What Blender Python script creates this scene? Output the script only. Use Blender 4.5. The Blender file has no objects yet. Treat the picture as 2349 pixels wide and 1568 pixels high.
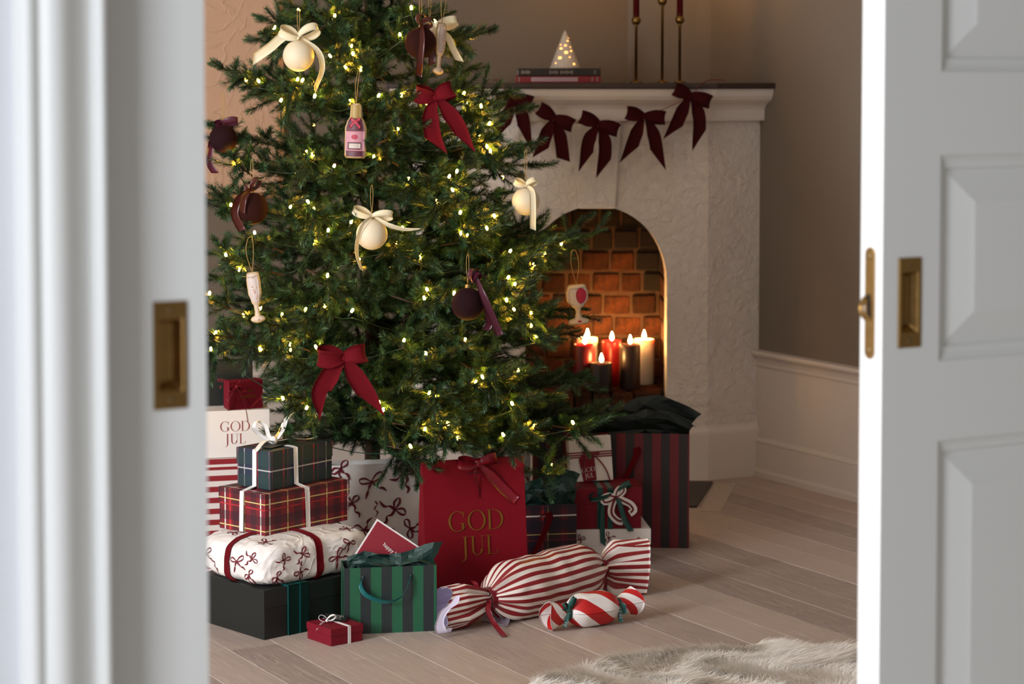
import bpy, math, random
import numpy as np
from mathutils import Vector, Matrix

# ------------------------------------------------------------------ camera, world, lights, exposure
SC = bpy.context.scene
COL = SC.collection
R = math.radians
FPX, CX, HZ, CAMZ = 5000.0, 1174.5, 190.0, 1.29      # focal length in pixels, principal column, horizon row, eye height
PITCH = R(3.0)
CY = HZ + FPX * math.tan(PITCH)

cam_d = bpy.data.cameras.new('camera')
cam = bpy.data.objects.new('camera', cam_d); COL.objects.link(cam)
cam.location = (0, 0, CAMZ)
cam.rotation_euler = (math.pi / 2 - PITCH, 0, 0)
cam_d.sensor_width = 36.0
cam_d.lens = FPX / 2349.0 * 36.0
cam_d.shift_y = -(784.0 - CY) / 2349.0
cam_d.clip_start = 0.05
cam_d.dof.use_dof = True
cam_d.dof.focus_distance = 5.0
cam_d.dof.aperture_fstop = 5.0
SC.camera = cam

SC.view_settings.view_transform = 'Standard'
SC.view_settings.look = 'None'
SC.view_settings.gamma = 1.0
SC.view_settings.use_curve_mapping = False
SC.view_settings.exposure = 0.0

W = bpy.data.worlds.new('world'); SC.world = W; W.use_nodes = True
W.node_tree.nodes['Background'].inputs[0].default_value = (1.0, 0.95, 0.88, 1)
W.node_tree.nodes['Background'].inputs[1].default_value = 0.24

ROT = R(30.0)                                        # the room stands turned 30 degrees to the view
CR, SR = math.cos(ROT), math.sin(ROT)
def room(p, q, z=0.0):                               # room axes (p along the doorway, q into the room) -> world
    return Vector((p * CR - q * SR, p * SR + q * CR, z))

def area_light(name, loc, target, sx, sy, power, col):
    d = bpy.data.lights.new(name, 'AREA'); d.shape = 'RECTANGLE'; d.size = sx; d.size_y = sy
    d.energy = power; d.color = col
    o = bpy.data.objects.new(name, d); COL.objects.link(o)
    o.location = loc
    o.rotation_euler = (Vector(target) - Vector(loc)).to_track_quat('-Z', 'Y').to_euler()
    return o
# daylight through the window in the left wall of the far room and of the near room
area_light('daylight_far_room', room(-1.55, 3.35, 1.45), room(2.0, 3.9, 0.4), 0.8, 1.3, 142, (0.95, 0.96, 1.0))
area_light('daylight_near_room', room(-1.55, 0.35, 1.45), room(0.9, 2.2, 1.1), 1.0, 1.5, 74, (0.88, 0.93, 1.0))

# ------------------------------------------------------------------ helpers
def ray(u, v):
    a, b = (u - CX) / FPX, (CY - v) / FPX
    return Vector((a, math.cos(PITCH) + b * math.sin(PITCH), -math.sin(PITCH) + b * math.cos(PITCH)))
def at(u, v, Y):                                     # the point seen at pixel (u,v) at depth Y
    r = ray(u, v); return Vector((0, 0, CAMZ)) + r * (Y / r.y)
def onz(u, v, z=0.0):                                # the point seen at pixel (u,v) at height z
    r = ray(u, v); return Vector((0, 0, CAMZ)) + r * ((z - CAMZ) / r.z)

def tag(o, label=None, cat=None, group=None, kind=None):
    if label: o['label'] = label
    if cat: o['category'] = cat
    if group: o['group'] = group
    if kind: o['kind'] = kind
    return o
def empty(name, loc=(0, 0, 0), rz=0.0, parent=None):
    o = bpy.data.objects.new(name, None); COL.objects.link(o)
    o.location = loc; o.rotation_euler = (0, 0, rz); o.empty_display_size = 0.05
    if parent: o.parent = parent
    return o

class MB:
    """collects geometry for one mesh"""
    def __init__(self):
        self.v = []; self.f = []; self.m = []; self.uv = []; self.sm = []
    def add(self, verts, faces, mi=0, uvs=None, smooth=False):
        b = len(self.v)
        self.v.extend([tuple(x) for x in verts])
        for i, f in enumerate(faces):
            self.f.append(tuple(b + k for k in f)); self.m.append(mi); self.sm.append(smooth)
            self.uv.append(uvs[i] if uvs else None)
        return self
    def box(self, c, s, rz=0.0, mi=0, M=None):
        x, y, z = s[0] / 2, s[1] / 2, s[2] / 2
        raw = [(-x, -y, -z), (x, -y, -z), (x, y, -z), (-x, y, -z), (-x, -y, z), (x, -y, z), (x, y, z), (-x, y, z)]
        F = [(0, 1, 5, 4), (1, 2, 6, 5), (2, 3, 7, 6), (3, 0, 4, 7), (4, 5, 6, 7), (3, 2, 1, 0)]
        U = []
        for f in F:
            k = F.index(f)
            if k in (0, 2): U.append([(raw[i][0] + x, raw[i][2] + z) for i in f])
            elif k in (1, 3): U.append([(raw[i][1] + y, raw[i][2] + z) for i in f])
            else: U.append([(raw[i][0] + x, raw[i][1] + y) for i in f])
        if M is None: M = Matrix.Translation(Vector(c)) @ Matrix.Rotation(rz, 4, 'Z')
        return self.add([M @ Vector(p) for p in raw], F, mi, U)
    def tube(self, pts, r, seg=8, mi=0, caps=True, smooth=True):
        pts = [Vector(p) for p in pts]; n = len(pts)
        rs = r if isinstance(r, (list, tuple)) else [r] * n
        up = None; vs = []; fs = []
        for i in range(n):
            t = (pts[min(i + 1, n - 1)] - pts[max(i - 1, 0)])
            t = t.normalized() if t.length > 1e-9 else Vector((0, 0, 1))
            if up is None:
                up = t.orthogonal().normalized()
            else:
                up = (up - t * up.dot(t))
                up = up.normalized() if up.length > 1e-6 else t.orthogonal().normalized()
            s = t.cross(up)
            for k in range(seg):
                a = 2 * math.pi * k / seg
                vs.append(pts[i] + (up * math.cos(a) + s * math.sin(a)) * rs[i])
        for i in range(n - 1):
            for k in range(seg):
                k2 = (k + 1) % seg
                fs.append((i * seg + k, i * seg + k2, (i + 1) * seg + k2, (i + 1) * seg + k))
        if caps:
            fs.append(tuple(range(seg - 1, -1, -1))); fs.append(tuple((n - 1) * seg + k for k in range(seg)))
        return self.add(vs, fs, mi, None, smooth)
    def lathe(self, prof, seg=24, c=(0, 0, 0), mi=0, smooth=True, M=None):
        vs = []; fs = []; n = len(prof); c = Vector(c)
        for (r, z) in prof:
            for k in range(seg):
                a = 2 * math.pi * k / seg
                p = Vector((r * math.cos(a), r * math.sin(a), z))
                vs.append(M @ p if M else c + p)
        for i in range(n - 1):
            for k in range(seg):
                k2 = (k + 1) % seg
                fs.append((i * seg + k, i * seg + k2, (i + 1) * seg + k2, (i + 1) * seg + k))
        if prof[0][0] > 1e-6: fs.append(tuple(range(seg - 1, -1, -1)))
        if prof[-1][0] > 1e-6: fs.append(tuple((n - 1) * seg + k for k in range(seg)))
        return self.add(vs, fs, mi, None, smooth)
    def grid(self, g, t=0.0, mi=0, smooth=True, uv=None, mi2=None):
        """sheet through a grid of points; t > 0 gives it thickness on both sides"""
        n, m = len(g), len(g[0]); P = np.array([[list(p) for p in row] for row in g], float)
        fs = []; us = []
        idx = lambda i, j: i * m + j
        for i in range(n - 1):
            for j in range(m - 1):
                fs.append((idx(i, j), idx(i, j + 1), idx(i + 1, j + 1), idx(i + 1, j)))
                if uv: us.append([uv[i][j], uv[i][j + 1], uv[i + 1][j + 1], uv[i + 1][j]])
        if t <= 0:
            return self.add(P.reshape(-1, 3), fs, mi, us or None, smooth)
        du = np.gradient(P, axis=0); dv = np.gradient(P, axis=1)
        N = np.cross(dv, du); L = np.linalg.norm(N, axis=2, keepdims=True); L[L < 1e-12] = 1; N = N / L
        A = (P + N * t / 2).reshape(-1, 3); B = (P - N * t / 2).reshape(-1, 3); o = n * m
        self.add(np.vstack([A, B]), [], mi)
        b = len(self.v) - 2 * o
        def put(f, u=None, mm=mi):
            self.f.append(tuple(b + k for k in f)); self.m.append(mm); self.uv.append(u); self.sm.append(smooth)
        for k, f in enumerate(fs):
            put(f[::-1], (us[k][::-1] if us else None)); put(tuple(o + x for x in f), (us[k] if us else None), mi if mi2 is None else mi2)
        for i in range(n - 1):
            put((idx(i, 0), idx(i + 1, 0), o + idx(i + 1, 0), o + idx(i, 0)))
            put((idx(i + 1, m - 1), idx(i, m - 1), o + idx(i, m - 1), o + idx(i + 1, m - 1)))
        for j in range(m - 1):
            put((idx(0, j + 1), idx(0, j), o + idx(0, j), o + idx(0, j + 1)))
            put((idx(n - 1, j), idx(n - 1, j + 1), o + idx(n - 1, j + 1), o + idx(n - 1, j)))
        return self
    def prism(self, poly, h, M, mi=0, smooth=False):
        """poly in local xy, extruded along local z by h, through matrix M"""
        n = len(poly)
        vs = [M @ Vector((x, y, 0)) for x, y in poly] + [M @ Vector((x, y, h)) for x, y in poly]
        fs = [tuple(range(n - 1, -1, -1)), tuple(range(n, 2 * n))] + [(i, (i + 1) % n, n + (i + 1) % n, n + i) for i in range(n)]
        return self.add(vs, fs, mi, None, smooth)
    def build(self, name, mats, parent=None, loc=None, rz=None, bevel=0.0, seg=2, M=None):
        me = bpy.data.meshes.new(name)
        me.from_pydata(self.v, [], self.f)
        for mt in (mats if isinstance(mats, (list, tuple)) else [mats]): me.materials.append(mt)
        me.polygons.foreach_set('material_index', self.m)
        me.polygons.foreach_set('use_smooth', self.sm)
        if any(u is not None for u in self.uv):
            uvl = me.uv_layers.new(name='UVMap'); flat = []
            for f, u in zip(self.f, self.uv):
                for k in range(len(f)): flat.extend(u[k] if u else (0.0, 0.0))
            uvl.data.foreach_set('uv', flat)
        me.update()
        o = bpy.data.objects.new(name, me); COL.objects.link(o)
        if parent: o.parent = parent
        if loc is not None: o.location = loc
        if rz is not None: o.rotation_euler = (0, 0, rz)
        if M is not None: o.matrix_basis = M
        if bevel > 0:
            b = o.modifiers.new('bevel', 'BEVEL'); b.width = bevel; b.segments = seg; b.limit_method = 'ANGLE'; b.angle_limit = R(35)
        return o

def recalc(o):
    import bmesh
    bm = bmesh.new(); bm.from_mesh(o.data); bmesh.ops.recalc_face_normals(bm, faces=bm.faces[:]); bm.to_mesh(o.data); bm.free()
    return o

# ------------------------------------------------------------------ materials
def s2l(c): return tuple((x / 12.92 if x <= 0.04045 else ((x + 0.055) / 1.055) ** 2.4) for x in c)
def hexc(h): return s2l(tuple(int(h[i:i + 2], 16) / 255 for i in (0, 2, 4)))
class NT:
    def __init__(self, name):
        self.mat = bpy.data.materials.new(name); self.mat.use_nodes = True
        self.t = self.mat.node_tree; self.b = self.t.nodes['Principled BSDF']
    def n(self, kind, **kw):
        x = self.t.nodes.new(kind)
        for k, v in kw.items(): setattr(x, k, v)
        return x
    def link(self, a, b): self.t.links.new(a, b)
    def math(self, op, a, b=None, c=None):
        x = self.n('ShaderNodeMath', operation=op)
        for i, y in enumerate((a, b, c)):
            if y is None: continue
            if isinstance(y, (int, float)): x.inputs[i].default_value = y
            else: self.link(y, x.inputs[i])
        return x.outputs[0]
    def mix(self, f, a, b, blend='MIX'):
        x = self.n('ShaderNodeMix', data_type='RGBA', blend_type=blend)
        for s, y in ((x.inputs[0], f), (x.inputs[6], a), (x.inputs[7], b)):
            if isinstance(y, (int, float)): s.default_value = y
            elif isinstance(y, tuple): s.default_value = (*y[:3], 1)
            else: self.link(y, s)
        return x.outputs[2]
    def noise(self, scale, detail=4, rough=0.55, vec=None, dist=0.0):
        x = self.n('ShaderNodeTexNoise'); x.inputs['Scale'].default_value = scale
        x.inputs['Detail'].default_value = detail; x.inputs['Roughness'].default_value = rough; x.inputs['Distortion'].default_value = dist
        if vec is not None: self.link(vec, x.inputs['Vector'])
        return x.outputs[0]
    def ramp(self, f, stops, interp='LINEAR'):
        x = self.n('ShaderNodeValToRGB'); x.color_ramp.interpolation = interp
        e = x.color_ramp.elements
        while len(e) < len(stops): e.new(0.5)
        for k, (p, c) in enumerate(stops):
            e[k].position = p; e[k].color = (*c, 1) if len(c) == 3 else c
        self.link(f, x.inputs[0]); return x.outputs[0]
    def coord(self, which='Object', scale=None, rot=None):
        x = self.n('ShaderNodeTexCoord').outputs[which]
        if scale or rot:
            m = self.n('ShaderNodeMapping'); self.link(x, m.inputs[0])
            if scale: m.inputs['Scale'].default_value = scale
            if rot: m.inputs['Rotation'].default_value = rot
            return m.outputs[0]
        return x
    def bump(self, h, strength=0.3, dist=0.01):
        x = self.n('ShaderNodeBump'); x.inputs['Strength'].default_value = strength; x.inputs['Distance'].default_value = dist
        self.link(h, x.inputs['Height']); self.link(x.outputs[0], self.b.inputs['Normal']); return x.outputs[0]
    def set(self, color=None, rough=None, metal=None, sheen=None, spec=None, emit=None, estr=None, trans=None, coat=None, sss=None):
        b = self.b.inputs
        if color is not None:
            if isinstance(color, tuple): b['Base Color'].default_value = (*color[:3], 1)
            else: self.link(color, b['Base Color'])
        if rough is not None:
            if isinstance(rough, (int, float)): b['Roughness'].default_value = rough
            else: self.link(rough, b['Roughness'])
        if metal is not None: b['Metallic'].default_value = metal
        if sheen is not None:
            b['Sheen Weight'].default_value = sheen[0]; b['Sheen Roughness'].default_value = sheen[1]; b['Sheen Tint'].default_value = (*sheen[2], 1)
        if spec is not None: b['Specular IOR Level'].default_value = spec
        if emit is not None: b['Emission Color'].default_value = (*emit, 1)
        if estr is not None: b['Emission Strength'].default_value = estr
        if trans is not None: b['Transmission Weight'].default_value = trans
        if coat is not None: b['Coat Weight'].default_value = coat
        if sss is not None:
            b['Subsurface Weight'].default_value = sss[0]; b['Subsurface Radius'].default_value = sss[1]; b['Subsurface Scale'].default_value = sss[2]
        return self.mat

def plain(name, col, rough=0.5, var=0.06, nscale=18.0, bump=0.0, bscale=120.0, **kw):
    """colour with a little procedural variation"""
    t = NT(name); c = t.coord('Object')
    nz = t.noise(nscale, 3, 0.5, c)
    lo = tuple(x * (1 - var) for x in col); hi = tuple(min(1, x * (1 + var)) for x in col)
    t.set(color=t.mix(nz, lo, hi), rough=rough, **kw)
    if bump > 0: t.bump(t.noise(bscale, 3, 0.6, c), bump, 0.002)
    return t.mat
def velvet(name, col, sh):
    t = NT(name); c = t.coord('Object')
    nz = t.noise(30, 4, 0.6, c)
    t.set(color=t.mix(nz, tuple(x * 0.75 for x in col), tuple(x * 1.2 for x in col)), rough=0.85, sheen=(0.55, 0.35, sh), spec=0.15)
    t.bump(t.noise(900, 2, 0.5, c), 0.25, 0.0006)
    return t.mat
def satin(name, col, rough=0.32):
    t = NT(name); c = t.coord('Object')
    nz = t.noise(14, 2, 0.5, c)
    t.set(color=t.mix(nz, tuple(x * 0.92 for x in col), tuple(min(1, x * 1.06) for x in col)), rough=rough, sheen=(0.2, 0.3, tuple(min(1, x * 1.5 + .05) for x in col)), spec=0.5)
    return t.mat
def metal(name, col, rough=0.25):
    t = NT(name); c = t.coord('Object')
    nz = t.noise(40, 3, 0.6, c)
    t.set(color=t.mix(nz, tuple(x * 0.8 for x in col), col), rough=t.math('ADD', t.math('MULTIPLY', nz, 0.15), rough), metal=1.0)
    return t.mat
def emitter(name, col, strength):
    t = NT(name); t.set(color=col, emit=col, estr=strength, rough=0.4); return t.mat

def stripes_on(t, coord, period, bands, base):
    """bands: (centre 0..1, width 0..1, colour) laid over base along one coordinate"""
    fr = t.math('FRACT', t.math('DIVIDE', coord, period))
    col = base
    for c, w, cc in bands:
        m = t.math('LESS_THAN', t.math('ABSOLUTE', t.math('SUBTRACT', fr, c)), w / 2)
        col = t.mix(m, col, cc)
    return col
def stripe_mat(name, period, a, b, axis='x', rough=0.5, duty=0.5):
    t = NT(name); uv = t.coord('UV'); s = t.n('ShaderNodeSeparateXYZ'); t.link(uv, s.inputs[0])
    k = s.outputs[0] if axis == 'x' else s.outputs[1]
    if axis == 'd': k = t.math('ADD', s.outputs[0], s.outputs[1])
    c = stripes_on(t, k, period, [(0.5, duty, b)], t.mix(0.0, a, a))
    nz = t.noise(60, 3, 0.5, t.coord('Object'))
    c = t.mix(t.math('MULTIPLY', nz, 0.12), c, (0.02, 0.02, 0.02))
    t.set(color=c, rough=rough); t.bump(t.noise(700, 2, 0.5, t.coord('Object')), 0.05, 0.0005)
    return t.mat
def tartan(name, base, su, sv, pu, pv, rough=0.5, off=(0.0, 0.0)):
    """woven check: broad bands darken by transparency, thin lines lie over everything"""
    t = NT(name); uv = t.coord('UV'); s = t.n('ShaderNodeSeparateXYZ'); t.link(uv, s.inputs[0])
    col = t.mix(0.0, base, base)
    twill = t.math('GREATER_THAN', t.math('FRACT', t.math('MULTIPLY', t.math('ADD', s.outputs[0], s.outputs[1]), 420.0)), 0.5)
    for axis, per, bands in ((0, pu, su), (1, pv, sv)):
        fr = t.math('FRACT', t.math('ADD', t.math('DIVIDE', s.outputs[axis], per), off[axis]))
        for c, w, cc, op in bands:
            m = t.math('LESS_THAN', t.math('ABSOLUTE', t.math('SUBTRACT', fr, c)), w / 2)
            if op < 1.0:
                m = t.math('MULTIPLY', m, t.math('ADD', t.math('MULTIPLY', twill, 0.25), op - 0.12))
            col = t.mix(m, col, cc)
    t.set(color=col, rough=rough); t.bump(t.noise(500, 2, 0.5, t.coord('Object')), 0.06, 0.0005)
    return t.mat

# ------------------------------------------------------------------ setting: materials
def wall_mat(name, col, rough=0.7, bump=0.08, bs=60):
    t = NT(name); c = t.coord('Object'); nz = t.noise(2.5, 4, 0.5, c)
    t.set(color=t.mix(nz, tuple(x * .93 for x in col), tuple(x * 1.06 for x in col)), rough=rough, spec=0.25)
    t.bump(t.noise(bs, 4, 0.6, c), bump, 0.004); return t.mat
M_wall = wall_mat('taupe_wall_paint', hexc('766c61'))
M_lower = wall_mat('pale_wainscot_paint', hexc('cfc6bf'), 0.5, 0.04)
M_nearwall = wall_mat('pale_grey_wall_paint', hexc('d9dbe0'), 0.7)
M_ceil = wall_mat('ceiling_paint', hexc('e6e2da'))
M_door = plain('white_door_enamel', hexc('e4e4e2'), 0.42, 0.015, 3, 0.03, 90)
M_brass = metal('aged_brass', hexc('a27f4c'), 0.26)
M_dark = plain('dark_hole', (0.01, 0.008, 0.006), 0.8)

def stucco():
    t = NT('rough_white_plaster'); c = t.coord('Object')
    n1 = t.noise(38, 6, 0.62, c, 0.6); n2 = t.noise(9, 3, 0.5, c)
    t.set(color=t.mix(n2, hexc('e0d6ce'), hexc('efe8e1')), rough=0.85, spec=0.2)
    h = t.math('ADD', t.math('POWER', n1, 1.6), t.math('MULTIPLY', t.noise(90, 3, 0.5, c), 0.25))
    t.bump(h, 0.9, 0.013); return t.mat
M_stucco = stucco()
M_smooth = wall_mat('smooth_white_plaster', hexc('e0d6ce'), 0.75, 0.15, 30)
def brick_mat():
    t = NT('sooty_red_brick'); c = t.coord('Object'); oi = t.n('ShaderNodeObjectInfo')
    n1 = t.noise(18, 5, 0.65, c); n2 = t.noise(70, 4, 0.6, c)
    base = t.mix(oi.outputs['Random'], hexc('3a1e12'), hexc('6a3a22'))
    col = t.mix(t.ramp(n1, [(0.42, (0, 0, 0)), (0.72, (1, 1, 1))]), t.mix(0.8, base, (0.014, 0.008, 0.006)), base)
    t.set(color=col, rough=0.9, spec=0.15); t.bump(t.math('ADD', n1, t.math('MULTIPLY', n2, .5)), 0.6, 0.006); return t.mat
M_brick = brick_mat()
M_black_brick = plain('black_brick', hexc('1c120d'), .95, .5, 24, .6, 60)
M_mortar = plain('dark_mortar', hexc('4e3728'), 0.95, 0.3, 40, 0.5, 60)
def wood_floor():
    t = NT('whitewashed_oak'); oi = t.n('ShaderNodeObjectInfo')
    c = t.n('ShaderNodeTexCoord').outputs['Object']
    off = t.n('ShaderNodeCombineXYZ')
    t.link(t.math('MULTIPLY', oi.outputs['Random'], 37.0), off.inputs[0]); t.link(t.math('MULTIPLY', oi.outputs['Random'], 11.0), off.inputs[1])
    va = t.n('ShaderNodeVectorMath', operation='ADD'); t.link(c, va.inputs[0]); t.link(off.outputs[0], va.inputs[1])
    mp = t.n('ShaderNodeMapping'); mp.inputs['Scale'].default_value = (1.0, 0.10, 1.0); t.link(va.outputs[0], mp.inputs[0])
    big = t.noise(14, 3, 0.5, mp.outputs[0], 0.8)
    rings = t.math('FRACT', t.math('MULTIPLY', big, 9.0))
    rr = t.ramp(rings, [(0.0, (0, 0, 0)), (0.5, (.35, .35, .35)), (0.86, (.2, .2, .2)), (0.95, (1, 1, 1)), (1.0, (0, 0, 0))])
    mp2 = t.n('ShaderNodeMapping'); mp2.inputs['Scale'].default_value = (1.0, 0.035, 1.0); t.link(va.outputs[0], mp2.inputs[0])
    fine = t.noise(210, 4, 0.6, mp2.outputs[0])
    tone = t.mix(oi.outputs['Random'], hexc('90807a'), hexc('b5a398'))
    col = t.mix(t.math('MULTIPLY', rr, 0.40), tone, hexc('d8c5b2'))
    col = t.mix(t.math('MULTIPLY', t.ramp(fine, [(0.5, (0, 0, 0)), (0.72, (1, 1, 1))]), 0.45), col, hexc('d9c8b8'))
    t.set(color=col, rough=t.math('ADD', t.math('MULTIPLY', fine, 0.2), 0.38), spec=0.35)
    t.bump(t.math('ADD', fine, t.math('MULTIPLY', rr, 0.3)), 0.12, 0.001); return t.mat
M_oak = wood_floor()
M_joint = plain('pale_floor_joint', hexc('d9d2cb'), 0.7)

def struct(mb, name, mat, parent=None, bevel=0.0, rot=True):
    o = mb.build(name, mat, parent, None, ROT if (rot and not parent) else None, bevel)
    if not parent: o['kind'] = 'structure'
    return o
def rbox(p0, p1, q0, q1, z0, z1, mb=None):
    mb = mb or MB(); mb.box(((p0 + p1) / 2, (q0 + q1) / 2, (z0 + z1) / 2), (p1 - p0, q1 - q0, z1 - z0)); return mb

PR, QB, PL, QD = 4.267, 6.36, -1.6, 2.226            # right wall, back wall, left wall, near face of the doorway wall
# ---- floor: slab with separate boards running away from the doorway
fl = tag(struct(rbox(-3.0, 4.5, -3.0, 6.8, -0.06, -0.0007), 'floor', M_joint), 'pale whitewashed oak plank floor of both rooms')
random.seed(5)
pw = 0.118
plank_meshes = {}
nrow = int((PR - 1.0) / pw) + 1
for r in range(nrow):
    p = PR - 0.012 - pw * (r + 0.5)
    q = 2.45 + random.uniform(-1.2, 0)
    while q < 6.30:
        L = random.choice((0.9, 1.2, 1.5, 1.8))
        q1 = q + L
        a, b = max(q, 2.40), min(q1, 6.34)
        if b - a > 0.02:
            key = round(b - a, 3)
            if key not in plank_meshes:
                mb = MB().box((0, 0, -0.008), (pw - 0.0026, key - 0.0022, 0.016))
                o = mb.build('plank', M_oak, fl, bevel=0.0004, seg=1)
                plank_meshes[key] = o.data
            else:
                o = bpy.data.objects.new('plank', plank_meshes[key]); COL.objects.link(o); o.parent = fl
            o.location = (p, (a + b) / 2, random.uniform(-0.0004, 0.0004))
        q = q1
# near-room boards, seen only past the doorway
o = rbox(-3.0, 4.5, -3.0, 2.40, -0.03, -0.001).build('floor_boards', M_oak, fl)

# ---- walls of the far room
mb = rbox(PL, 3.31, QB, QB + 0.12, 0, 2.7); rbox(3.31, PR + 0.12, QB, QB + 0.12, 1.275, 2.7, mb)
struct(mb, 'wall_back', M_wall)
mb = rbox(PR, PR + 0.12, 2.3, 5.80, 0, 2.7); rbox(PR, PR + 0.12, 5.80, QB, 1.275, 2.7, mb)
struct(mb, 'wall_right', M_wall)
mb = MB().prism([(4.135, QB), (PR, 6.05), (PR, QB)], 2.7 - 1.275, Matrix.Translation((0, 0, 1.275)))
struct(mb, 'wall_chimney', M_wall)
# left wall with two window openings
mb = MB()
for (a, b, z0, z1) in ((-3.0, -0.25, 0, 2.7), (-0.25, 0.95, 0, 0.6), (-0.25, 0.95, 2.3, 2.7), (0.95, 2.7, 0, 2.7), (2.7, 4.0, 0, 0.6), (2.7, 4.0, 2.3, 2.7), (4.0, QB, 0, 2.7)):
    rbox(PL - 0.2, PL, a, b, z0, z1, mb)
struct(mb, 'wall_left', M_nearwall)
for k, (a, b) in enumerate(((-0.25, 0.95), (2.7, 4.0))):
    mb = MB()
    for (q0, q1, z0, z1) in ((a, a + .05, .6, 2.3), (b - .05, b, .6, 2.3), (a, b, .6, .65), (a, b, 2.25, 2.3)): rbox(PL - .14, PL - .08, q0, q1, z0, z1, mb)
    struct(mb, 'window_%d' % (k + 1), M_door)
struct(rbox(PL, 4.5, 2.2, QB + .1, 2.7, 2.78), 'ceiling', M_ceil)

# wainscot, chair rails and baseboards
struct(rbox(PL, 3.27, QB - 0.006, QB, 0, 0.40), 'wall_back_lower', M_lower)
struct(rbox(PR - 0.006, PR, 2.45, 5.80, 0, 0.40), 'wall_right_lower', M_lower)
def moulding(name, prof, along, a, b):
    """prof: (out, z) outline; along 'q' runs on the right wall, along 'p' on the back wall"""
    mb = MB(); n = len(prof); vs = []
    for t in (a, b):
        for (o, z) in prof:
            vs.append((PR - o, t, z) if along == 'q' else (t, QB - o, z))
    fs = [(i, (i + 1) % n, n + (i + 1) % n, n + i) for i in range(n)] + [tuple(range(n)), tuple(range(2 * n - 1, n - 1, -1))]
    mb.add(vs, fs); return recalc(struct(mb, name, M_lower))
rail = [(0, .362), (.010, .362), (.012, .368), (.009, .374), (.012, .386), (.020, .396), (.028, .400), (.030, .407), (.028, .414), (0, .416)]
base = [(0, 0), (.022, 0), (.022, .018), (.018, .024), (.016, .026), (.016, .112), (.018, .116), (.016, .122), (.008, .128), (0, .130)]
moulding('trim_1', rail, 'q', 2.45, 5.80); moulding('trim_2', rail, 'p', PL, 3.27)
moulding('baseboard_right', base, 'q', 2.45, 5.80); moulding('baseboard_back', base, 'p', PL, 3.27)

# ---- doorway wall: two skins with the door pocket between
mb = MB()
for (a, b, z0, z1) in ((PL, 0.783, 0, 2.7), (2.62, 4.5, 0, 2.7), (0.783, 2.62, 2.15, 2.7)):
    rbox(a, b, QD, QD + 0.02, z0, z1, mb); rbox(a, b, QD + 0.11, QD + 0.16, z0, z1, mb)
struct(mb, 'wall_front', M_nearwall)
prof = [(0, 0), (0, .020), (.003, .027), (.009, .030), (.015, .028), (.018, .024)]
prof += [(.018 + .052 * k / 10, .022 + .016 * math.sin(math.pi * (k / 10) ** .8) - .010 * k / 10) for k in range(11)]
prof += [(.072, .010), (.0815, .010), (.083, .017), (.086, .022), (.090, .023), (.094, .021), (.0965, .015), (.097, 0)]
mb = MB(); n = len(prof)
vs = [(0.686 + a, QD - b, z) for z in (0, 2.25) for a, b in prof]
mb.add(vs, [(i, i + 1, n + i + 1, n + i) for i in range(n - 1)] + [tuple(range(n)), tuple(range(2 * n - 1, n - 1, -1))], 0, None, True)
o = recalc(struct(mb, 'trim_3', M_door)); tag(o, 'white moulded door casing beside the sliding door')
m_ = o.modifiers.new('edge', 'EDGE_SPLIT'); m_.split_angle = R(50)

# ---- doors
Q0, Q1 = 2.266, 2.311
def pull(parent, pc, zc, w, h):
    """flush brass pull: plate with a sunk cup"""
    mb = MB(); y = Q0 - 0.0025; t = 0.0075
    x0, x1, z0, z1 = pc - w / 2, pc + w / 2, zc - h / 2, zc + h / 2
    a0, a1, b0, b1 = x0 + t * .8, x1 - t * .8, z0 + 0.020, z1 - 0.020
    O = [(x0, z0), (x1, z0), (x1, z1), (x0, z1)]; I = [(a0, b0), (a1, b0), (a1, b1), (a0, b1)]
    dpt = 0.013; J = [(a0 + .003, b0 + .008), (a1 - .007, b0 + .012), (a1 - .007, b1 - .006), (a0 + .003, b1 - .006)]
    vs = [(x, y, z) for x, z in O] + [(x, y, z) for x, z in I] + [(x, Q0 + dpt, z) for x, z in J] + [(x, Q0 + .001, z) for x, z in O]
    fs = [(i, (i + 1) % 4, 4 + (i + 1) % 4, 4 + i) for i in range(4)] + [(4 + i, 4 + (i + 1) % 4, 8 + (i + 1) % 4, 8 + i) for i in range(4)]
    fs += [(8, 9, 10, 11)] + [(12 + i, 12 + (i + 1) % 4, (i + 1) % 4, i) for i in range(4)]
    mb.add(vs, fs); o = mb.build('pull_plate', M_brass, parent, bevel=0.0012)
    tag(o, 'aged brass flush pull')
    for zz in (z0 + .010, z1 - .010):
        s = MB().lathe([(0.0001, -.0008), (.0028, -.0006), (.0034, 0), (.0034, .0006)], 14, M=Matrix.Translation((pc, y - .0004, zz)) @ Matrix.Rotation(-math.pi / 2, 4, 'X'))
        s.build('screw', metal('screw_metal', hexc('8a7352'), .35) if 'screw_metal' not in bpy.data.materials else bpy.data.materials['screw_metal'], o)
    return (a0, a1, b0, b1)
def stile_with_cup(parent, p0, p1, cup):
    a0, a1, b0, b1 = cup; mb = MB()
    rbox(p0, a0, Q0, Q1, .01, 2.13, mb); rbox(a1, p1, Q0, Q1, .01, 2.13, mb)
    rbox(a0, a1, Q0, Q1, .01, b0, mb); rbox(a0, a1, Q0, Q1, b1, 2.13, mb); rbox(a0, a1, Q0 + .016, Q1, b0, b1, mb)
    return mb.build('stile', M_door, parent)
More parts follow.
